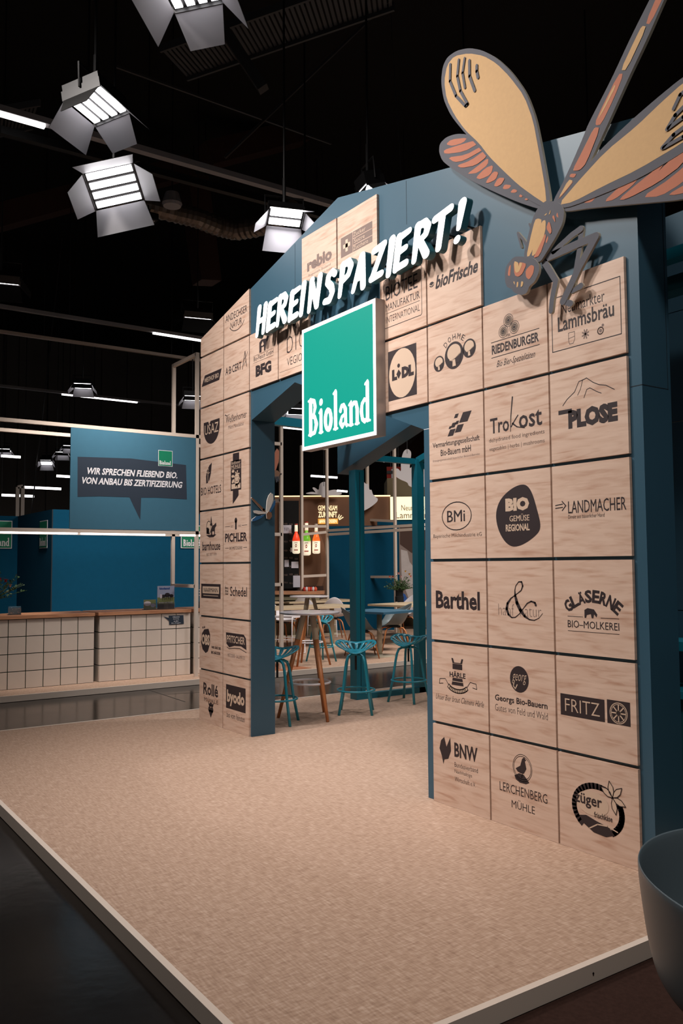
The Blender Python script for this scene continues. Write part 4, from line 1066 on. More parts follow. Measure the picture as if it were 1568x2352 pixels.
# ================================================================ counters
def counter(label, y0, y1, n, gname='tiled counters', top=True):
    t = thing('tiled_counter', label, 'counter', (-3.17, (y0+y1)/2, FZ), 0, gname)
    loc(MB().box((-3.72, y0+.012, FZ), (-3.186, y1-.012, .84), GREENJOINT), 'carcass', t)
    tw = (y1-y0)/n; me = None
    for i in range(n):
        for j in range(4):
            g = .005; c = Vector((-3.178, y0+tw*(i+.5), FZ+.208*(j+.5)))
            if me is None:
                o = MB().box((-.011, -tw/2+g, -.104+g), (.008, tw/2-g, .104-g), TILECREAM).build('front_tile', t); me = o.data
            else:
                o = bpy.data.objects.new('front_tile', me); COL.objects.link(o); o.parent = t
            o.location = c-t.location
    for j in range(4):      # the end cheek tiles, seen in the gap between the units
        for k in range(2):
            o = MB().box((-3.18-.26*(k+1), y0-.0, FZ+.208*j+.006), (-3.19-.26*k, y0+.011, FZ+.208*(j+1)-.006), TILECREAM)
            loc(o, 'side_tile', t)
    loc(MB().box((-3.80, y0-.015, .855), (-3.155, y1+.002, .895), BEECH), 'worktop', t)
    return t
counter('cream tiled counter with the flower vase, leftmost', -2.07, .014, 10)
c2 = counter('cream tiled counter with the brochure stands, in the middle', .075, 1.33, 6)
counter('cream tiled counter mostly hidden behind the left gate pillar', 1.40, 2.0, 3)
mb = MB(); pen = Pen(mb, YZp, 0, 0, 1, 1, 3.168, -.002)
def cq(u, v): p = PX(u, v, 'x', -3.168); return (p.y, p.z)
pen.poly([cq(*p) for p in [(387, 1414), (421, 1413), (422, 1433), (388, 1435), (388, 1426), (375, 1416), (387, 1419)]], DARKNAVY)
for k, t_ in enumerate(('Willkommen', 'Beratung', 'zu allen', 'Bio-Fragen')):
    a = cq(404, 1417+4.7*k); pen.text(t_, a[0], a[1], (.1, .08, .07, .13)[k], .014, WPRINT, .02, lay=1)
tag(mb.build('counter_sticker', origin=(-3.168, 1.15, .8)), 'small blue speech-bubble sticker on the middle counter front', 'sticker')
mb = MB(); pen = Pen(mb, YZp, 0, 0, 1, 1, 3.168, -.002)
pen.poly([(1.52, .70), (1.75, .70), (1.75, .81), (1.52, .82)], DARKNAVY); pen.text('Beratung', 1.6, .78, .1, .014, WPRINT, .02, lay=1)
tag(mb.build('counter_sticker', origin=(-3.168, 1.6, .75)), 'small blue sticker on the counter front beside the left gate pillar', 'sticker')

# things on the counters
CT = .896
ACR = bpy.data.materials.new('clear_acrylic'); ACR.use_nodes = True
ACR.node_tree.nodes['Principled BSDF'].inputs['Transmission Weight'].default_value = 0.95; ACR.node_tree.nodes['Principled BSDF'].inputs['Roughness'].default_value = .03
ACR.node_tree.nodes['Principled BSDF'].inputs['IOR'].default_value = 1.45
SKYB = pbr('cover_sky', (168, 178, 205), .5); GRASS = pbr('cover_grass', (120, 130, 84), .5); COWB = pbr('cover_cow', (40, 36, 44), .5); STICK = pbr('sticker_blue', (34, 70, 96), .7); COVERBLUE = pbr('cover_blue_text', (30, 80, 150), .5)
def brochure(name, label, x, y0, y1, z1, deco):
    t = thing(name, label, 'brochure', (x, (y0+y1)/2, CT))
    loc(MB().box((x-.008, y0, CT+.006), (x, y1, z1), PAPER), 'booklet', t)
    m = MB(); pen = Pen(m, YZp, y0, CT+.006, y1-y0, z1-CT-.006, -x, -.0008); deco(pen); loc(m, 'cover_print', t)
    loc(MB().box((x+.006, y0-.005, CT), (x+.009, y1+.005, CT+.09), ACR).box((x-.06, y0-.005, CT), (x+.009, y1+.005, CT+.005), ACR), 'acrylic_stand', t)
def cov(pen):
    pen.rect(0, .3, 1, 1, SKYB); pen.rect(0, .2, 1, .5, GRASS, 1); pen.rect(0, 0, 1, .2, COWB, 1); pen.text('bioland', .42, .89, .6, .1, COVERBLUE, .04, lay=2)
    for x, y, s_ in ((.35, .55, .12), (.58, .6, .16), (.82, .56, .12)):
        pen.disc(x, y, s_, COWB, 2, s_*.6); pen.rect(x-s_*.6, y-.2, x-s_*.4, y, COWB, 2); pen.rect(x+s_*.3, y-.18, x+s_*.5, y, COWB, 2)
    pen.disc(.2, .55, .07, PAPER, 3, .1); pen.text('IN BIO WE TRUST', .5, .26, .8, .06, PAPER, .02, lay=3)
brochure('magazine', 'magazine with grazing cows on its cover in a clear stand on the middle counter', -3.42, .955, 1.20, 1.21, cov)
def cov2(pen): pen.rect(0, 0, 1, 1, GRASS); pen.disc(.3, .6, .3, PAPER, 1, .25); pen.disc(.75, .4, .2, SKYB, 1)
brochure('leaflet', 'small pale leaflet stand left of the cow magazine', -3.40, .755, .925, 1.03, cov2)
def cov3(pen): pen.rect(0, 0, 1, 1, BANNERBLUE); [pen.rect(.15, .75-.12*k, .85, .79-.12*k, WPRINT, 1) for k in range(3)]
brochure('display_card', 'blue and white display card behind the frame post near the left pillar', -3.40, 1.53, 1.72, 1.22, cov3)
def cov4(pen):
    pen.rect(0, 0, 1, 1, BANNERBLUE)
    rnd = random.Random(4)
    for k in range(14): pen.disc(rnd.random()*.9+.05, rnd.random()*.8+.1, .04, (PK_, SKYB, TEAL)[k % 3], 1)
brochure('card_box', 'small blue patterned card box beside the glass vase', -3.36, -.985, -.84, 1.0, cov4)
m = MB(); m.lathe([(.03, 0), (.035, .04), (.03, .05)], (-3.45, -.9, CT), WHITESH, 16); tag(m.build('tealight_cup', origin=(-3.45, -.9, CT)), 'white cup behind the patterned card box', 'cup')
def glassvase(t):
    MB().lathe([(.07, 0), (.085, .02), (.09, .2), (.088, .24), (.082, .24), (.083, .2), (.075, .03), (.0, .025)], (0, 0, 0), ACR, 28).build('glass', t, smooth=True)
glassvase.top = .22
bouquet('flower_vase', 'glass vase with red flowers and long green twigs on the leftmost counter', (-3.42, -1.17, CT), .52, .95, 46, glassvase,
        [(.05, .03, .5, .035, OR_), (.06, .08, .44, .035, RD_), (.05, .15, .42, .04, RD_), (.06, .2, .36, .03, PE_), (.05, -.05, .46, .04, RD_), (.06, .0, .38, .04, PE_)], 9)

# blue felt back walls of the counter area
wa = thing('blue_felt_wall', 'deep blue felt partition behind the tiled counters with green signs', 'partition', (-5.3, 1.5, FZ))
loc(MB().box((-5.28, .03, FZ), (-5.2, 3.4, 2.33), BLUE2), 'wall_panel', wa)
loc(MB().box((-7.2, .03, FZ), (-5.28, .11, 2.33), BLUE2), 'wall_panel', wa)
loc(MB().box((-7.28, -6, FZ), (-7.2, .11, 2.33), BLUE2), 'wall_panel', wa)
loc(MB().box((-5.2, .03, FZ), (-5.196, .045, 2.33), JOINT), 'corner_joint', wa)
def small_sign(label, fr, u0, v0, s, d, group='small green signs on the blue walls'):
    m = MB(); pen = Pen(m, fr, 0, 0, 1, 1, d, -.004); pen.rect(u0, v0, u0+s, v0+s, WPRINT); pen.rect(u0+.012, v0+.012, u0+s-.012, v0+s-.012, GREEN, 1)
    logo_word(m, fr, u0+s*.09, v0+s*.09, s*.82, s*.30, d-.014, WPRINT)
    m.prism([(u0, v0), (u0+s, v0), (u0+s, v0+s), (u0, v0+s)], fr, d-.003, d, WPRINT)
    return tag(m.build('small_sign', origin=fr(u0, v0, d)), label, 'sign', group)
p = PX(415, 1259, 'x', -5.19)
small_sign('green square sign on the blue wall just left of the gate pillar', YZp, p.y, p.z, .37, 5.19)
p = PX(27, 1260, 'x', -7.19)
small_sign('green square sign cut by the left picture edge above the flower vase', YZp, p.y-.46, p.z, .46, 7.19)
p = PX(91, 1260, 'y', .025)
small_sign('green square sign seen at a sharp angle on the short blue wall', XZ, p.x, p.z, .42, .025)

# ================================================================ bar, back wall, lit bottles
# (the wall runs obliquely: its own axes are x along the wall, y into it, z up)
BW = 0.0
WD = Vector((.567, .8237, 0)); WN = Vector((-.8237, .567, 0)); WO = Vector((-7.8, 7.95, 0)); WRZ = math.atan2(WD.y, WD.x)
def WW(x, y, z): return tuple(WO+WD*x+WN*y+Vector((0, 0, z)))
def WQ(u, v, off):
    o = Vector(CAM); d = Vector(((u-784)/FPX)*_rt - ((v-1176)/FPX)*_up + _f)
    t = ((WO+WN*off-o).dot(WN))/d.dot(WN); p = o+d*t-WO; return Vector((p.dot(WD), off, p.z))
def wloc(mb, name, par, smooth=False, label=None):
    mb.v = [WW(*v) for v in mb.v]; return mb.build(name, par, par.location, smooth, label)
CANY = pbr('rock_print_brown', (108, 74, 52), .8, noise=.45, nscale=1.3, bump=.3)
bw = thing('brown_back_wall', 'brown rock-print back wall with arch and lit slogan behind the bar', 'partition', WW(-4, BW, FZ))
xa, xm, xr = WQ(640, 1138, BW).x, WQ(747, 1205, BW).x, WQ(896, 1140, BW).x
wloc(MB().box((xa-1.5, BW, FZ), (xm, BW+.1, WQ(700, 1141, 0).z), CANY), 'wall_panel', bw)
wloc(MB().box((xm, BW, WQ(800, 1208, 0).z), (xr, BW+.1, WQ(850, 1141, 0).z), CANY), 'header_panel', bw)
LITTOP = pbr('lit_top_edge', (255, 220, 170), .5, emit=1.3)
wloc(MB().box((xa-1.5, BW-.03, WQ(700, 1141, 0).z), (xr, BW+.1, WQ(700, 1138.5, 0).z), LITTOP), 'lit_top_edge', bw)
m = MB(); pen = Pen(m, XZ, 0, 0, 1, 1, BW, -.004)
DKB = pbr('rock_print_dark', (66, 44, 34), .8); MDB = pbr('rock_print_mid', (128, 90, 66), .8)
ce = WQ(700, 1290, BW); 
pen.disc(ce.x, ce.z, .48, MDB, 0, .9); pen.disc(ce.x, ce.z, .37, CANY, 1, .76); pen.rect(ce.x-.5, FZ, xm-.05, ce.z-.55, DKB, 2)
wloc(m, 'arch_print', bw)
CRM = pbr('lit_cream_letters', (250, 228, 180), .5, emit=.8); AMB = pbr('lit_amber_plate', (220, 160, 70), .5, emit=.6)
m = MB(); pen = Pen(m, XZ, 0, 0, 1, 1, BW-.02, -.004)
def wq(u, v, y=BW): p = WQ(u, v, y); return (p.x, p.z)
def wtext(pen, t, u0, v0, u1, v1, mat, lay=1, bold=.04):
    a = wq(u0, v1); c = wq(u1, v0); pen.text(t, (a[0]+c[0])/2, (a[1]+c[1])/2, c[0]-a[0], c[1]-a[1], mat, bold, lay=lay)
wtext(pen, 'GEMEINSAM', 730, 1161, 774, 1173, CRM); wtext(pen, 'ZUKUNFT', 730.5, 1175, 774, 1189, CRM)
a = wq(730, 1204); c = wq(776, 1191); pen.rect(a[0], a[1], c[0], c[1], AMB); wtext(pen, '#ANSTOSSEN', 733, 1193, 773, 1202, CRM, 2)
for q in ((776, 1190, 779, 1182), (778, 1192, 784, 1184), (779, 1194, 788, 1188)): pen.line([wq(q[0], q[1]), wq(q[2], q[3])], .02, CRM)
wloc(m, 'slogan_lettering', bw)
# lit cream sign
LB = pbr('lit_cream_sign', (255, 240, 196), .5, emit=.85); BRN = pbr('brown_letters', (120, 78, 50), .6)
ls = thing('lit_cream_sign', 'glowing cream sign with brown brewery lettering behind the right teal post', 'sign', WW(2, BW, 2.5))
a = wq(896, 1194); c = wq(992, 1141)
wloc(MB().box((a[0], BW-.06, a[1]), (c[0], BW+.1, c[1]), LB), 'light_box', ls)
m = MB(); pen = Pen(m, XZ, 0, 0, 1, 1, BW-.06, -.004); wtext(pen, 'Neumarkter', 921, 1160, 985, 1173, BRN, 1, 0); wtext(pen, 'Lammsbräu', 909, 1176, 997, 1191, BRN, 1, 0); wloc(m, 'brown_lettering', ls)
bwall = thing('blue_rear_wall', 'deep blue wall with cow photograph behind the cafe tables', 'partition', WW(0, BW, FZ))
wloc(MB().box((xm, BW+.001, FZ), (WQ(918, 1300, BW).x, BW+.1, WQ(800, 1208, 0).z), BLUE2), 'wall_panel', bwall)
wloc(MB().box((xr-.3, BW-.01, WQ(930, 1206, 0).z), (c[0], BW+.1, a[1]), BLUE2), 'blue_header', bwall)
# photo poster right of it
ph = thing('photo_poster', 'photograph of pale fur and a hand right of the blue wall', 'poster', WW(2, BW-.02, FZ))
pa, pc = wq(918, 1420), wq(1000, 1205)
wloc(MB().box((pa[0], BW-.02, .3), (pc[0], BW, pc[1]), pbr('poster_ground_grey', (120, 104, 96), .6, noise=.35, nscale=2)), 'poster_sheet', ph)
m = MB(); pen = Pen(m, XZ, 0, 0, 1, 1, BW-.02, -.004)
FUR = pbr('poster_fur', (176, 166, 162), .6, noise=.2, nscale=6); SKIN = pbr('poster_skin', (190, 120, 92), .6)
pen.poly([wq(*q) for q in [(920, 1262), (935, 1266), (940, 1290), (955, 1310), (975, 1340), (975, 1380), (940, 1380), (922, 1330)]], FUR)
pen.poly([wq(*q) for q in [(918, 1205), (992, 1205), (992, 1260), (945, 1270), (918, 1250)]], DKB)
pen.poly([wq(*q) for q in [(968, 1335), (985, 1350), (992, 1390), (975, 1385)]], SKIN, 1); pen.poly([wq(*q) for q in [(921, 1360), (930, 1365), (938, 1382), (921, 1382)]], COVERBLUE, 1)
wloc(m, 'photo_print', ph)
# beige block and red banner, farther back
KH = pbr('khaki_cladding', (120, 106, 82), .8)
a = WQ(889, 1139, 1.2); c = WQ(952, 1098, 1.2)
mb = MB().box((a.x, 1.2, FZ+.004), (c.x+.6, 2.6, c.z), KH); mb.v = [WW(*v) for v in mb.v]
tag(mb.build('khaki_block', origin=WW(a.x, 1.2, FZ)), 'khaki clad block rising behind the back wall', 'booth')
a = WQ(888, 1098, 3.4); c = WQ(922, 1072, 3.4)
fl = thing('red_banner', 'red banner with a white stripe far back above the khaki block', 'banner', WW(a.x, 3.4, c.z))
RED = pbr('red_cloth', (190, 52, 36), .7)
wloc(MB().box((a.x, 3.4, a.z-.1), (c.x, 3.43, c.z), RED), 'cloth', fl); wloc(MB().box((a.x+.12, 3.37, a.z-.1), (a.x+.22, 3.4, c.z-.06), WPRINT).box((a.x, 3.36, (a.z+c.z)/2-.04), (c.x, 3.37, (a.z+c.z)/2+.04), BLACK), 'bands', fl)
wloc(MB().box((a.x+.1, 3.4, c.z), (a.x+.12, 3.42, 11.5), BLACK).box((c.x-.1, 3.4, c.z), (c.x-.08, 3.42, 11.5), BLACK), 'hanger', fl)

# light-box bottles
def bottle(label, u0, u1, vt, vb, top, glass, cap, group='glowing bottle displays'):
    y = BW-.35; a = WQ(u0, vb, y); c = WQ(u1, vt, y); H = c.z-a.z; Wd = (c.x-a.x)/2; cx = (a.x+c.x)/2
    t = thing('bottle_display', label, 'display', WW(cx, y, a.z), WRZ, group)
    def lat(prof, mat, name):
        m = MB().lathe([(r*Wd, z*H) for r, z in prof], (0, 0, 0), mat, 20); return m.build(name, t, smooth=True)
    lat([(.6, 0), (.95, .03), (.98, .1), (.98, .42)], top['label'], 'paper_label')
    lat([(.97, .42), (.9, .5), (.62, .62), (.36, .7), (.34, .74)], glass, 'glass_shoulder')
    lat([(.42, .74), (.38, .96)], top['label'], 'neck_label')
    lat([(.4, .96), (.4, 1.0), (.3, 1.0)], cap, 'crown_cap')
    m = MB(); pen = Pen(m, XZ, -Wd, 0, 2*Wd, H, -Wd*.99, -.01)
    pen.ring(.5, .27, .1, .03, RED, 0, ry=.04, seg=6); pen.rect(.25, .11, .75, .14, RED); pen.rect(.3, .36, .7, .375, GREYINK); m.build('label_print', t)
    MB().tube([(0, .0, H), (0, .345, H-.02)], .01, BLACK, 6).build('wall_arm', t)
    return t
LAB = dict(label=pbr('lit_bottle_label', (240, 224, 196), .5, emit=.75))
bottle('glowing bottle display with red glass, left of the three', 671, 689, 1203, 1272, LAB, pbr('lit_red_glass', (236, 70, 40), .3, emit=.8), RED)
bottle('glowing bottle display with green glass, middle of the three', 694, 713.5, 1198, 1276, LAB, pbr('lit_green_glass', (110, 180, 50), .3, emit=.7), RED)
bottle('glowing bottle display with orange glass, right of the three', 717, 735, 1203, 1272, LAB, pbr('lit_orange_glass', (245, 110, 45), .3, emit=.9), CREAM)
# menu board, notices
mnu = thing('menu_board', 'black menu board with chalk writing and pinned notices left of the bottles', 'board', WW(-5, BW-.12, 1.2))
a = wq(646, 1352, BW-.12); c = wq(686, 1150, BW-.12)
wloc(MB().box((a[0], BW-.12, a[1]), (c[0], BW-.09, c[1]), BLACKM), 'board_panel', mnu)
m = MB(); pen = Pen(m, XZ, a[0], a[1], c[0]-a[0], c[1]-a[1], BW-.12, -.004)
rnd = random.Random(11)
for k in range(8):
    for j in range(3): pen.text(rnd.choice(['BIO BIER', 'LIMO 2,5', 'KAFFEE', 'TEE 3,0', 'WASSER', 'SAFT']), .25+.3*j, .06+.095*k+rnd.uniform(-.01, .01), .2, .02, GREYINK, .01)
wloc(m, 'chalk_writing', mnu)
for i, (u0, v0, u1, v1) in enumerate(((647, 1206, 669, 1225), (667, 1258, 678, 1268), (653, 1286, 663, 1302), (669, 1290, 685, 1305), (673, 1322, 692, 1349))):
    a = wq(u0, v1, BW-.14); c = wq(u1, v0, BW-.14); m = MB().box((a[0], BW-.14, a[1]), (c[0], BW-.135, c[1]), PAPER)
    if i == 0: pen = Pen(m, XZ, a[0], a[1], c[0]-a[0], c[1]-a[1], BW-.14, -.004); pen.text('7-571', .5, .5, .5, .35, INK, 0)
    wloc(m, 'paper_notice', mnu)
bc = thing('bar_counter', 'bar counter with copper-toned edge in front of the menu board', 'counter', WW(-4, -1.2, FZ))
a = WQ(632, 1372, -1.3); c = WQ(744, 1349, -1.3)
wloc(MB().box((a.x-1, -1.25, FZ), (c.x-.1, -.7, .87), pbr('olive_front', (128, 118, 92), .7)), 'counter_front', bc)
wloc(MB().box((a.x-1, -1.3, .87), (c.x, -.6, .93), BEECH), 'worktop', bc)
fb = MB(); 
for k in range(6):
    q = WQ(699+5*k, 1318, -.95); fb.lathe([(.02, 0), (.04, .03), (.035, .07), (.01, .09)], WW(q.x, -.95, .931), (RED, WHITESH, OR_)[k % 3], 10)
tag(fb.build('blossom_bowl', origin=WW(-4, -.95, .93)), 'low arrangement of red and white blossoms on the bar counter', 'flowers')['kind'] = 'stuff'

# hanging clouds
def cloud(label, pts, y):
    q = [WQ(u, v, y) for u, v in pts]; P_ = [(p.x, p.z) for p in q]; n = len(P_)
    for _ in range(2):          # corner cutting
        sm_ = []
        for i in range(len(P_)):
            a, b = P_[i], P_[(i+1) % len(P_)]; sm_ += [(a[0]*.78+b[0]*.22, a[1]*.78+b[1]*.22), (a[0]*.22+b[0]*.78, a[1]*.22+b[1]*.78)]
        P_ = sm_
    top = max(sm_, key=lambda p: p[1])
    m = MB().prism(sm_, XZ, y, y+.04, CLOUD); m.v = [WW(*v) for v in m.v]
    o = tag(m.build('cloud_cutout', origin=WW(top[0], y, top[1])), label, 'decoration', 'white cloud cut-outs')
    MB().tube([(0, 0, -.1), (0, 0, 11.5-top[1])], .006, BLACK, 6).build('hanging_wire', o)
cloud('white cloud cut-out with two long arms above the bottle displays', [(697, 1134), (716, 1129), (726, 1132), (716, 1120), (722, 1119), (732, 1127), (733, 1112), (742, 1106), (752, 1108), (753, 1118), (750, 1128), (768, 1124), (774, 1126), (772, 1130), (786, 1132), (782, 1137), (751, 1138), (746, 1143), (738, 1141), (736, 1136)], -.25)
cloud('white cloud cut-out with finger-like lobes right of the thick teal post', [(829, 1112), (835, 1106), (840, 1112), (846, 1110), (848, 1126), (853, 1124), (856, 1136), (860, 1138), (862, 1142), (868, 1145), (866, 1153), (848, 1167), (829, 1176)], -.25)
cloud('big white cloud cut-out partly behind the right teal post', [(904, 1091), (908, 1076), (914, 1076), (921, 1085), (920, 1060), (926, 1036), (936, 1030), (945, 1038), (942, 1060), (940, 1078), (950, 1066), (962, 1064), (972, 1076), (982, 1078), (985, 1116), (955, 1122), (938, 1116), (936, 1108), (918, 1101)], -.25)

# ================================================================ right edge: riveted blue wall
rw = thing('riveted_blue_wall', 'petrol-blue riveted sheet wall just right of the gate', 'partition', (5.3, 1.0, FZ))
z1 = PX(1545, 492, 'y', .9).z
for (za, zb) in ((FZ, 1.2), (1.205, 2.3), (2.305, 2.95), (2.955, z1)):
    loc(MB().box((4.1, .9, za), (7.4, .93, zb), BLUE), 'sheet_panel', rw)
m = MB()
for z in (z1-.06, z1-.35, 2.99, 2.92, 2.34, 2.26, 1.24, 1.16):
    for x in (4.72, 5.3, 5.9): m.tube([(x, .9, z), (x, .893, z)], .008, TEAL, 8)
o = loc(m, 'rivets', rw); o['kind'] = 'stuff'
a = PX(1526, 592, 'y', .45)
tb = thing('teal_side_beam', 'teal beam end sticking out past the right edge of the gate', 'beam', (4.9, .6, a.z))
loc(MB().box((4.2, .42, a.z-.03), (5.08, .5, a.z+.03), TEAL), 'beam_end', tb); loc(MB().box((4.2, .5, a.z-.17), (7.2, .62, a.z-.09), pbr('dark_teal', (26, 84, 92), .4)), 'beam_body', tb)
sb = thing('teal_side_bar', 'teal bench box glimpsed at the right picture edge', 'bench', (5.6, .7, FZ))
loc(MB().box((4.3, .62, FZ), (7.0, .88, .75), pbr('dark_teal', (26, 84, 92), .4)), 'bench_box', sb); loc(MB().box((4.3, .58, .75), (7.0, .88, .79), TEAL), 'bench_top', sb)
loc(MB().box((4.3, .62, 1.0), (7.0, .86, 1.05), TEAL), 'shelf', sb)

# ================================================================ ceiling: rails, tubes, floodlights, ducts
def rail(label, x, z, y0, y1, lits, w=.09, hang=False, mat=None):
    t = thing('light_rail', label, 'rail', (x, y0, z), 0, 'light rails under the hall roof')
    loc(MB().box((x-w/2, y0, z), (x+w/2, y1, z+.07), mat or RAIL), 'rail_body', t)
    for a, b in lits:
        loc(MB().box((x-w/3, a, z-.035), (x+w/3, b, z), TUBE), 'lit_tube', t)
    y = y0+.5
    while y < y1:
        loc(MB().box((x-.01, y, z+.07), (x+.01, y+.02, 11.5), BLACK), 'suspension_rod', t); y += 3.0
rail('light rail with lit end crossing the upper left corner, nearest', -2.1, 6.5, -4, 9, [(-4, -.98)], .1)
rail('grey light rail with a lit section next to the left gate pillar', -9.5, 6.5, -5, 13, [(3.3, 9.0)])
rail('plain pale rail just below the lit-ended one', -11.35, 6.5, -5, 13, [], .07, mat=CREAM)
rail('distant light rail with a single lit section over the blue banner', -17.05, 6.5, -5, 16, [(3.56, 5.83)], .1)
rail('far light rail seen through the gate with lit pieces', -14.0, 5.6, 8, 18, [(8.4, 8.8), (9.1, 12.2), (13, 15)], .1)
for k, (u, v, u1, v1, L_) in enumerate(((3, 1047, 47, 1050, 'small distant lit tube at the left edge, upper of two'), (4, 1137, 78, 1140, 'distant lit tube low above the corrugated wall'), (130, 1093, 160, 1095, 'short distant lit tube left of the banner'), (56, 1119, 140, 1123, 'thin distant lit tube behind the small frame'),
        (714, 1093, 774, 1097, 'lit tube seen through the gate under the green sign'), (774, 1127, 797, 1129, 'lit tube seen through the gate beside the thick teal post'), (866, 1058, 884, 1060, 'short lit tube seen right of the fascia slope'), (964, 994, 974, 996, 'short lit tube next to the right pillar'))):
    d = 19.0; a = PX(u, v, 'x', -d); b = PX(u1, v1, 'x', -d)
    o = MB().beam(a, b, .05, .07, TUBE).build('distant_light_tube', origin=tuple(a)); tag(o, L_, 'lamp', 'distant lit tubes')
    MB().beam((0, 0, .03), (0, 0, 11.5-a.z), .02, .02, BLACK).build('suspension_rod', o)

def floodlight(label, pos, aim, W_=.42, H_=.34, power=0, roll=0.0, cells=4, door=.26, spread=140, group='barn-door floodlights under the roof', emit=LAMPFACE, vertical=True):
    t = thing('floodlight', label, 'lamp', pos, 0, group)
    d = (Vector(aim)-Vector(pos)).normalized(); q = d.to_track_quat('-Z', 'Y').to_matrix().to_4x4() @ Matrix.Rotation(roll, 4, 'Z')
    t.rotation_mode = 'QUATERNION'; t.rotation_quaternion = q.to_quaternion()
    h = MB(); h.box((-W_/2, -H_/2, 0), (W_/2, H_/2, .12), BLACK); h.box((-W_/2-.01, -H_/2-.01, -.03), (-W_/2, H_/2+.01, .06), BLACK); h.box((W_/2, -H_/2-.01, -.03), (W_/2+.01, H_/2+.01, .06), BLACK)
    h.build('housing', t)
    for k in range(cells):
        c0 = -H_/2+H_*k/cells+.008; c1 = -H_/2+H_*(k+1)/cells-.008
        MB().box((-W_/2+.02, c0+.008, -.012), (W_/2-.02, c1-.008, 0), emit).build('lamp_cell', t)
    for sx, sy in ((-1, 0), (1, 0), (0, -1), (0, 1)):
        if sx: v = [(sx*W_/2, -H_/2, -.02), (sx*W_/2, H_/2, -.02), (sx*(W_/2+door*.6), H_/2-.05, -.02-door*.8), (sx*(W_/2+door*.6), -H_/2+.05, -.02-door*.8)]
        else: v = [(-W_/2, sy*H_/2, -.02), (W_/2, sy*H_/2, -.02), (W_/2+.04, sy*(H_/2+door*.6), -.02-door*.8), (-W_/2-.04, sy*(H_/2+door*.6), -.02-door*.8)]
        nv = (Vector(v[1])-Vector(v[0])).cross(Vector(v[2])-Vector(v[0])).normalized()
        if nv.x*sx+nv.y*sy < 0: nv = -nv
        out = [tuple(Vector(p_)+nv*.004) for p_ in v]
        m = MB().add(v, [(0, 1, 2, 3)], DOORGREY).add(out, [(0, 1, 2, 3)], BLACKM); b = m.build('barn_door', t)
    qi = q.inverted()
    up = qi.to_3x3() @ Vector((0, 0, 1)); m = MB(); m.tube([Vector((0, 0, .1)), Vector((0, 0, .1))+up*.35], .018, BLACK, 8); m.tube([Vector((-W_/2-.02, 0, .03)), Vector((-W_/2-.02, 0, .1))+up*.15, Vector((W_/2+.02, 0, .1))+up*.15, Vector((W_/2+.02, 0, .03))], .01, BLACK, 6)
    m.tube([Vector((0, 0, .1))+up*.35, Vector((0, 0, .1))+up*(11.5-pos[2]-(q.to_3x3() @ Vector((0, 0, .1))).z-.016)], .012, BLACK, 6)
    m.build('yoke', t)
    if power:
        f = Vector(pos)+d*.03
        area_light('flood_light', f, Vector(pos)+d*3, W_*.9, power, (1.0, .96, .98), spread, sy=H_*.9)
    return t
def fp(u, v, z): return tuple(PX(u, v, 'z', z))
floodlight('big floodlight facing the camera with four glowing cells and open barn doors', fp(262, 428, 5.0), (4.2, -2.2, .2), .46, .36, 5, roll=-.35, spread=100)
floodlight('big floodlight above it showing its barn doors from below', fp(222, 240, 5.5), (1.2, -.6, .0), .44, .36, 6, spread=62, cells=4)
floodlight('floodlight at the top edge of the picture, only its grey barn doors in view', fp(432, -40, 5.5), (2.7, -.7, .0), .46, .36, 15, spread=62, cells=4)
floodlight('floodlight with two glowing cells left of the gable peak', fp(655, 500, 5.0), (3.2, -.2, .2), .36, .2, 25, cells=2)
floodlight('small floodlight glare peeking over the roof edge of the gate', fp(850, 428, 5.4), (1.0, 3.2, .2), .26, .2, 50, cells=2)
floodlight('floodlight peeking above the blue riveted wall at the right edge', (4.95, 1.6, 4.2), (3.5, 3.0, .5), .4, .3, 30, cells=3)
for k, (u, v, z, s_, L_) in enumerate(((190, 886, 5.6, .95, 'distant floodlight above the long lit tube section'), (442, 914, 5.4, .95, 'distant floodlight behind the cream frame post'), (106, 1062, 5.4, 1.0, 'distant floodlight glaring brightly left of the banner'), (108, 1054, 5.8, .9, 'distant floodlight strip just above the glaring one'),
        (142, 1041, 5.6, 1.0, 'distant floodlight just left of the banner edge'), (10, 1034, 5.6, 1.0, 'distant floodlight at the left picture edge'), (158, 1026, 5.6, .9, 'distant floodlight touching the banner edge'), (685, 945, 5.4, 1.4, 'floodlight glimpsed through the gate left of the green sign'), (452, 722, 6.0, 1.2, 'dark floodlight with bright rim above the left gate roof'), (3, 640, 5.6, 1.2, 'floodlight corner at the left picture edge below the big ones'))):
    pos = PX(u, v, 'z', z)
    if (pos-Vector(CAM)).length > 45: pos = PX(u, v, 'x', -24)
    tgt = pos+Vector((1.2, -.6, -2.2)) if k in (2,) else pos+Vector((.5, -.2, -2.5))
    if k in (8, 9): tgt = pos+Vector((-1.5, .4, -2.0))
    floodlight(L_, tuple(pos), tuple(tgt), .42*s_, .3*s_, 0, cells=2, door=.2*s_)

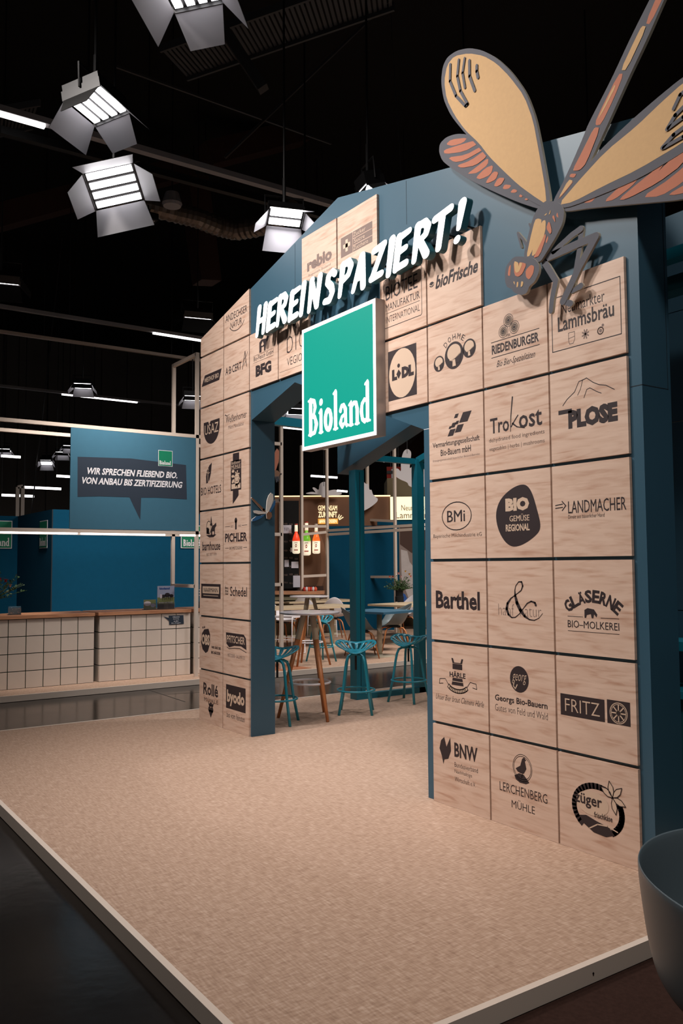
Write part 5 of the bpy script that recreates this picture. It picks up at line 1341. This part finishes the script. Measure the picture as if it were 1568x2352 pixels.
# perforated tray and braces overhead, duct, timber
ct = thing('perforated_cable_tray', 'long dark perforated cable tray under the roof at the top of the picture', 'tray', fp(600, 100, 8))
A0, A1, B0, B1 = [PX(*p, 'z', 8.0) for p in ((368, 112), (900, -75), (430, 178), (905, 15))]
TRAY = pbr('tray_grey', (66, 66, 68), .6)
mb = MB(); n = 46
for k in range(n):
    a = A0.lerp(A1, k/n); b = B0.lerp(B1, k/n); a2 = A0.lerp(A1, (k+.62)/n); b2 = B0.lerp(B1, (k+.62)/n)
    mb.add([a, a2, b2, b, a+Vector((0, 0, .01)), a2+Vector((0, 0, .01)), b2+Vector((0, 0, .01)), b+Vector((0, 0, .01))], [(0, 3, 2, 1), (4, 5, 6, 7), (0, 1, 5, 4), (2, 3, 7, 6)], TRAY)
o = loc(mb, 'tray_rungs', ct); o['kind'] = 'stuff'
loc(MB().beam(A0, A1, .03, .1, TRAY), 'side_rail', ct); loc(MB().beam(B0, B1, .03, .1, TRAY), 'side_rail', ct)
ct2 = thing('perforated_cable_tray', 'short dark perforated tray behind the upper left light rail', 'tray', fp(40, 260, 8))
C0, C1, E0, E1 = [PX(*p, 'z', 8.0) for p in ((-60, 262), (92, 236), (-60, 322), (75, 290))]
mb = MB()
for k in range(16):
    a = C0.lerp(C1, k/16); b = E0.lerp(E1, k/16); a2 = C0.lerp(C1, (k+.6)/16); b2 = E0.lerp(E1, (k+.6)/16); mb.add([a, a2, b2, b], [(0, 3, 2, 1)], TRAY)
o = loc(mb, 'tray_rungs', ct2); o['kind'] = 'stuff'
loc(MB().beam(C0, C1, .03, .1, TRAY), 'side_rail', ct2); loc(MB().beam(E0, E1, .03, .1, TRAY), 'side_rail', ct2)
def brace(label, p, q, w, mat, name='roof_brace', cat='beam', group=None):
    o = MB().beam(p, q, w, w, mat).build(name, origin=tuple(p)); return tag(o, label, cat, group)
STEEL = pbr('dark_steel', (60, 58, 58), .5)
brace('thin steel rod rising from the duct to the upper right', PX(516, 362, 'z', 7.2), PX(905, -10, 'z', 9.5), .035, STEEL, 'roof_rod', 'rod')
brace('thin steel rod running right from the upper floodlight', PX(265, 152, 'z', 7.6), PX(760, 330, 'z', 8.5), .03, STEEL, 'roof_rod', 'rod')
brace('dark flat brace crossing the cable tray', PX(510, 62, 'z', 7.8), PX(605, 205, 'z', 7.0), .12, STEEL)
brace('brown timber post hanging below the roof left of the gate', PX(445, 410, 'x', -8), PX(475, 650, 'x', -8), .45, BROWNBEAM, 'timber_post', 'post')
brace('brown timber roof beam rising to the right behind the lettering', PX(-20, 505, 'x', -10), PX(430, 385, 'x', -10), .45, BROWNBEAM, 'timber_beam', 'beam')
brace('brown timber roof beam above the gable', PX(470, 360, 'x', -9), PX(950, 240, 'x', -9), .5, BROWNBEAM, 'timber_beam', 'beam')
brace('brown timber roof beam seen through the gate behind the right pillar', PX(905, 1075, 'x', -12), PX(990, 985, 'x', -12), .5, BROWNBEAM, 'timber_beam', 'beam')
brace('dark lower chord of the roof truss running under the grey rail', PX(0, 300, 'x', -2.6), PX(760, 500, 'x', -2.6), .09, BLACK, 'truss_chord', 'truss')
wires = ((118, 770, 70, 1200, -18), (908, 205, 921, 402, -2))
for k, (u0, v0, u1, v1, x) in enumerate(wires):
    a = PX(u0, v0, 'x', x); b = PX(u1, v1, 'x', x); a = a+(a-b)*((11.5-a.z)/(a.z-b.z)); o = MB().tube([a, b], .02 if k == 0 else .006, STEEL, 6).build('hanging_cable', origin=tuple(b))
    tag(o, ('long slanted dark cable left of the banner', 'thin hanging cable above the gable')[k], 'cable')
DUCT = pbr('silver_duct_foil', (120, 108, 98), .4, metal=.6)
pts = [PX(*p, 'z', 7.0) for p in ((180, 440), (260, 455), (330, 470), (400, 488), (450, 500), (500, 520), (540, 530), (590, 522), (640, 500), (680, 480))]
fine = []
for i in range(len(pts)-1):
    for k in range(8): fine.append(pts[i].lerp(pts[i+1], k/8))
rad = [.15+(.014 if i % 2 else -.006) for i in range(len(fine))]
tag(MB().tube(fine, rad, DUCT, 14).build('flexible_duct', origin=tuple(pts[0]), smooth=False), 'silver flexible air duct winding left of the gable', 'duct')
m = MB(); q = PX(395, 474, 'z', 6.8); m.lathe([(.13, 0), (.15, .04), (.1, .2)], tuple(q), RAIL, 16); m.tube([q+Vector((0,0,.2)), Vector((q.x,q.y,11.5))], .01, BLACK, 6); tag(m.build('air_outlet', origin=tuple(q)), 'round air outlet under the roof above the duct', 'vent')
m = MB(); q = PX(340, 508, 'z', 6.7); m.box((q.x-.12, q.y-.12, q.z), (q.x+.12, q.y+.12, q.z+.1), BLACK); m.box((q.x-.08, q.y-.08, q.z-.01), (q.x+.08, q.y+.08, q.z), RAIL); m.tube([q+Vector((0,0,.1)), Vector((q.x,q.y,11.5))], .01, BLACK, 6); tag(m.build('ceiling_speaker', origin=tuple(q)), 'small square loudspeaker hanging beside the duct', 'speaker')
# small far frame above the left wall
ff = [PX(u, v, 'x', -16) for u, v in ((40, 1119), (52, 1117), (40, 1190), (52, 1190))]
tube_frame('tube_gantry', 'small distant cream frame above the blue wall at the left', tuple(ff[3]), [('post', ff[0], (ff[0].x, ff[0].y, FZ)), ('post', ff[1], (ff[1].x, ff[1].y, FZ)), ('cross_beam', ff[0], ff[1])], .09)
# slate-tile joints of the hall floor in the aisle
JF = pbr('floor_joint_dark', (8, 7, 7), .5)
for k, (a, b) in enumerate((((330, 1581), (425, 1612)), ((375, 1595), (464, 1590)), ((700, 1560), (790, 1575)))):
    p, q = PX(*a, 'z', HZ), PX(*b, 'z', HZ); struct(MB().beam((p.x, p.y, HZ+.0005), (q.x, q.y, HZ+.0005), .012, .001, JF).build('trim_%d' % (k+1)))
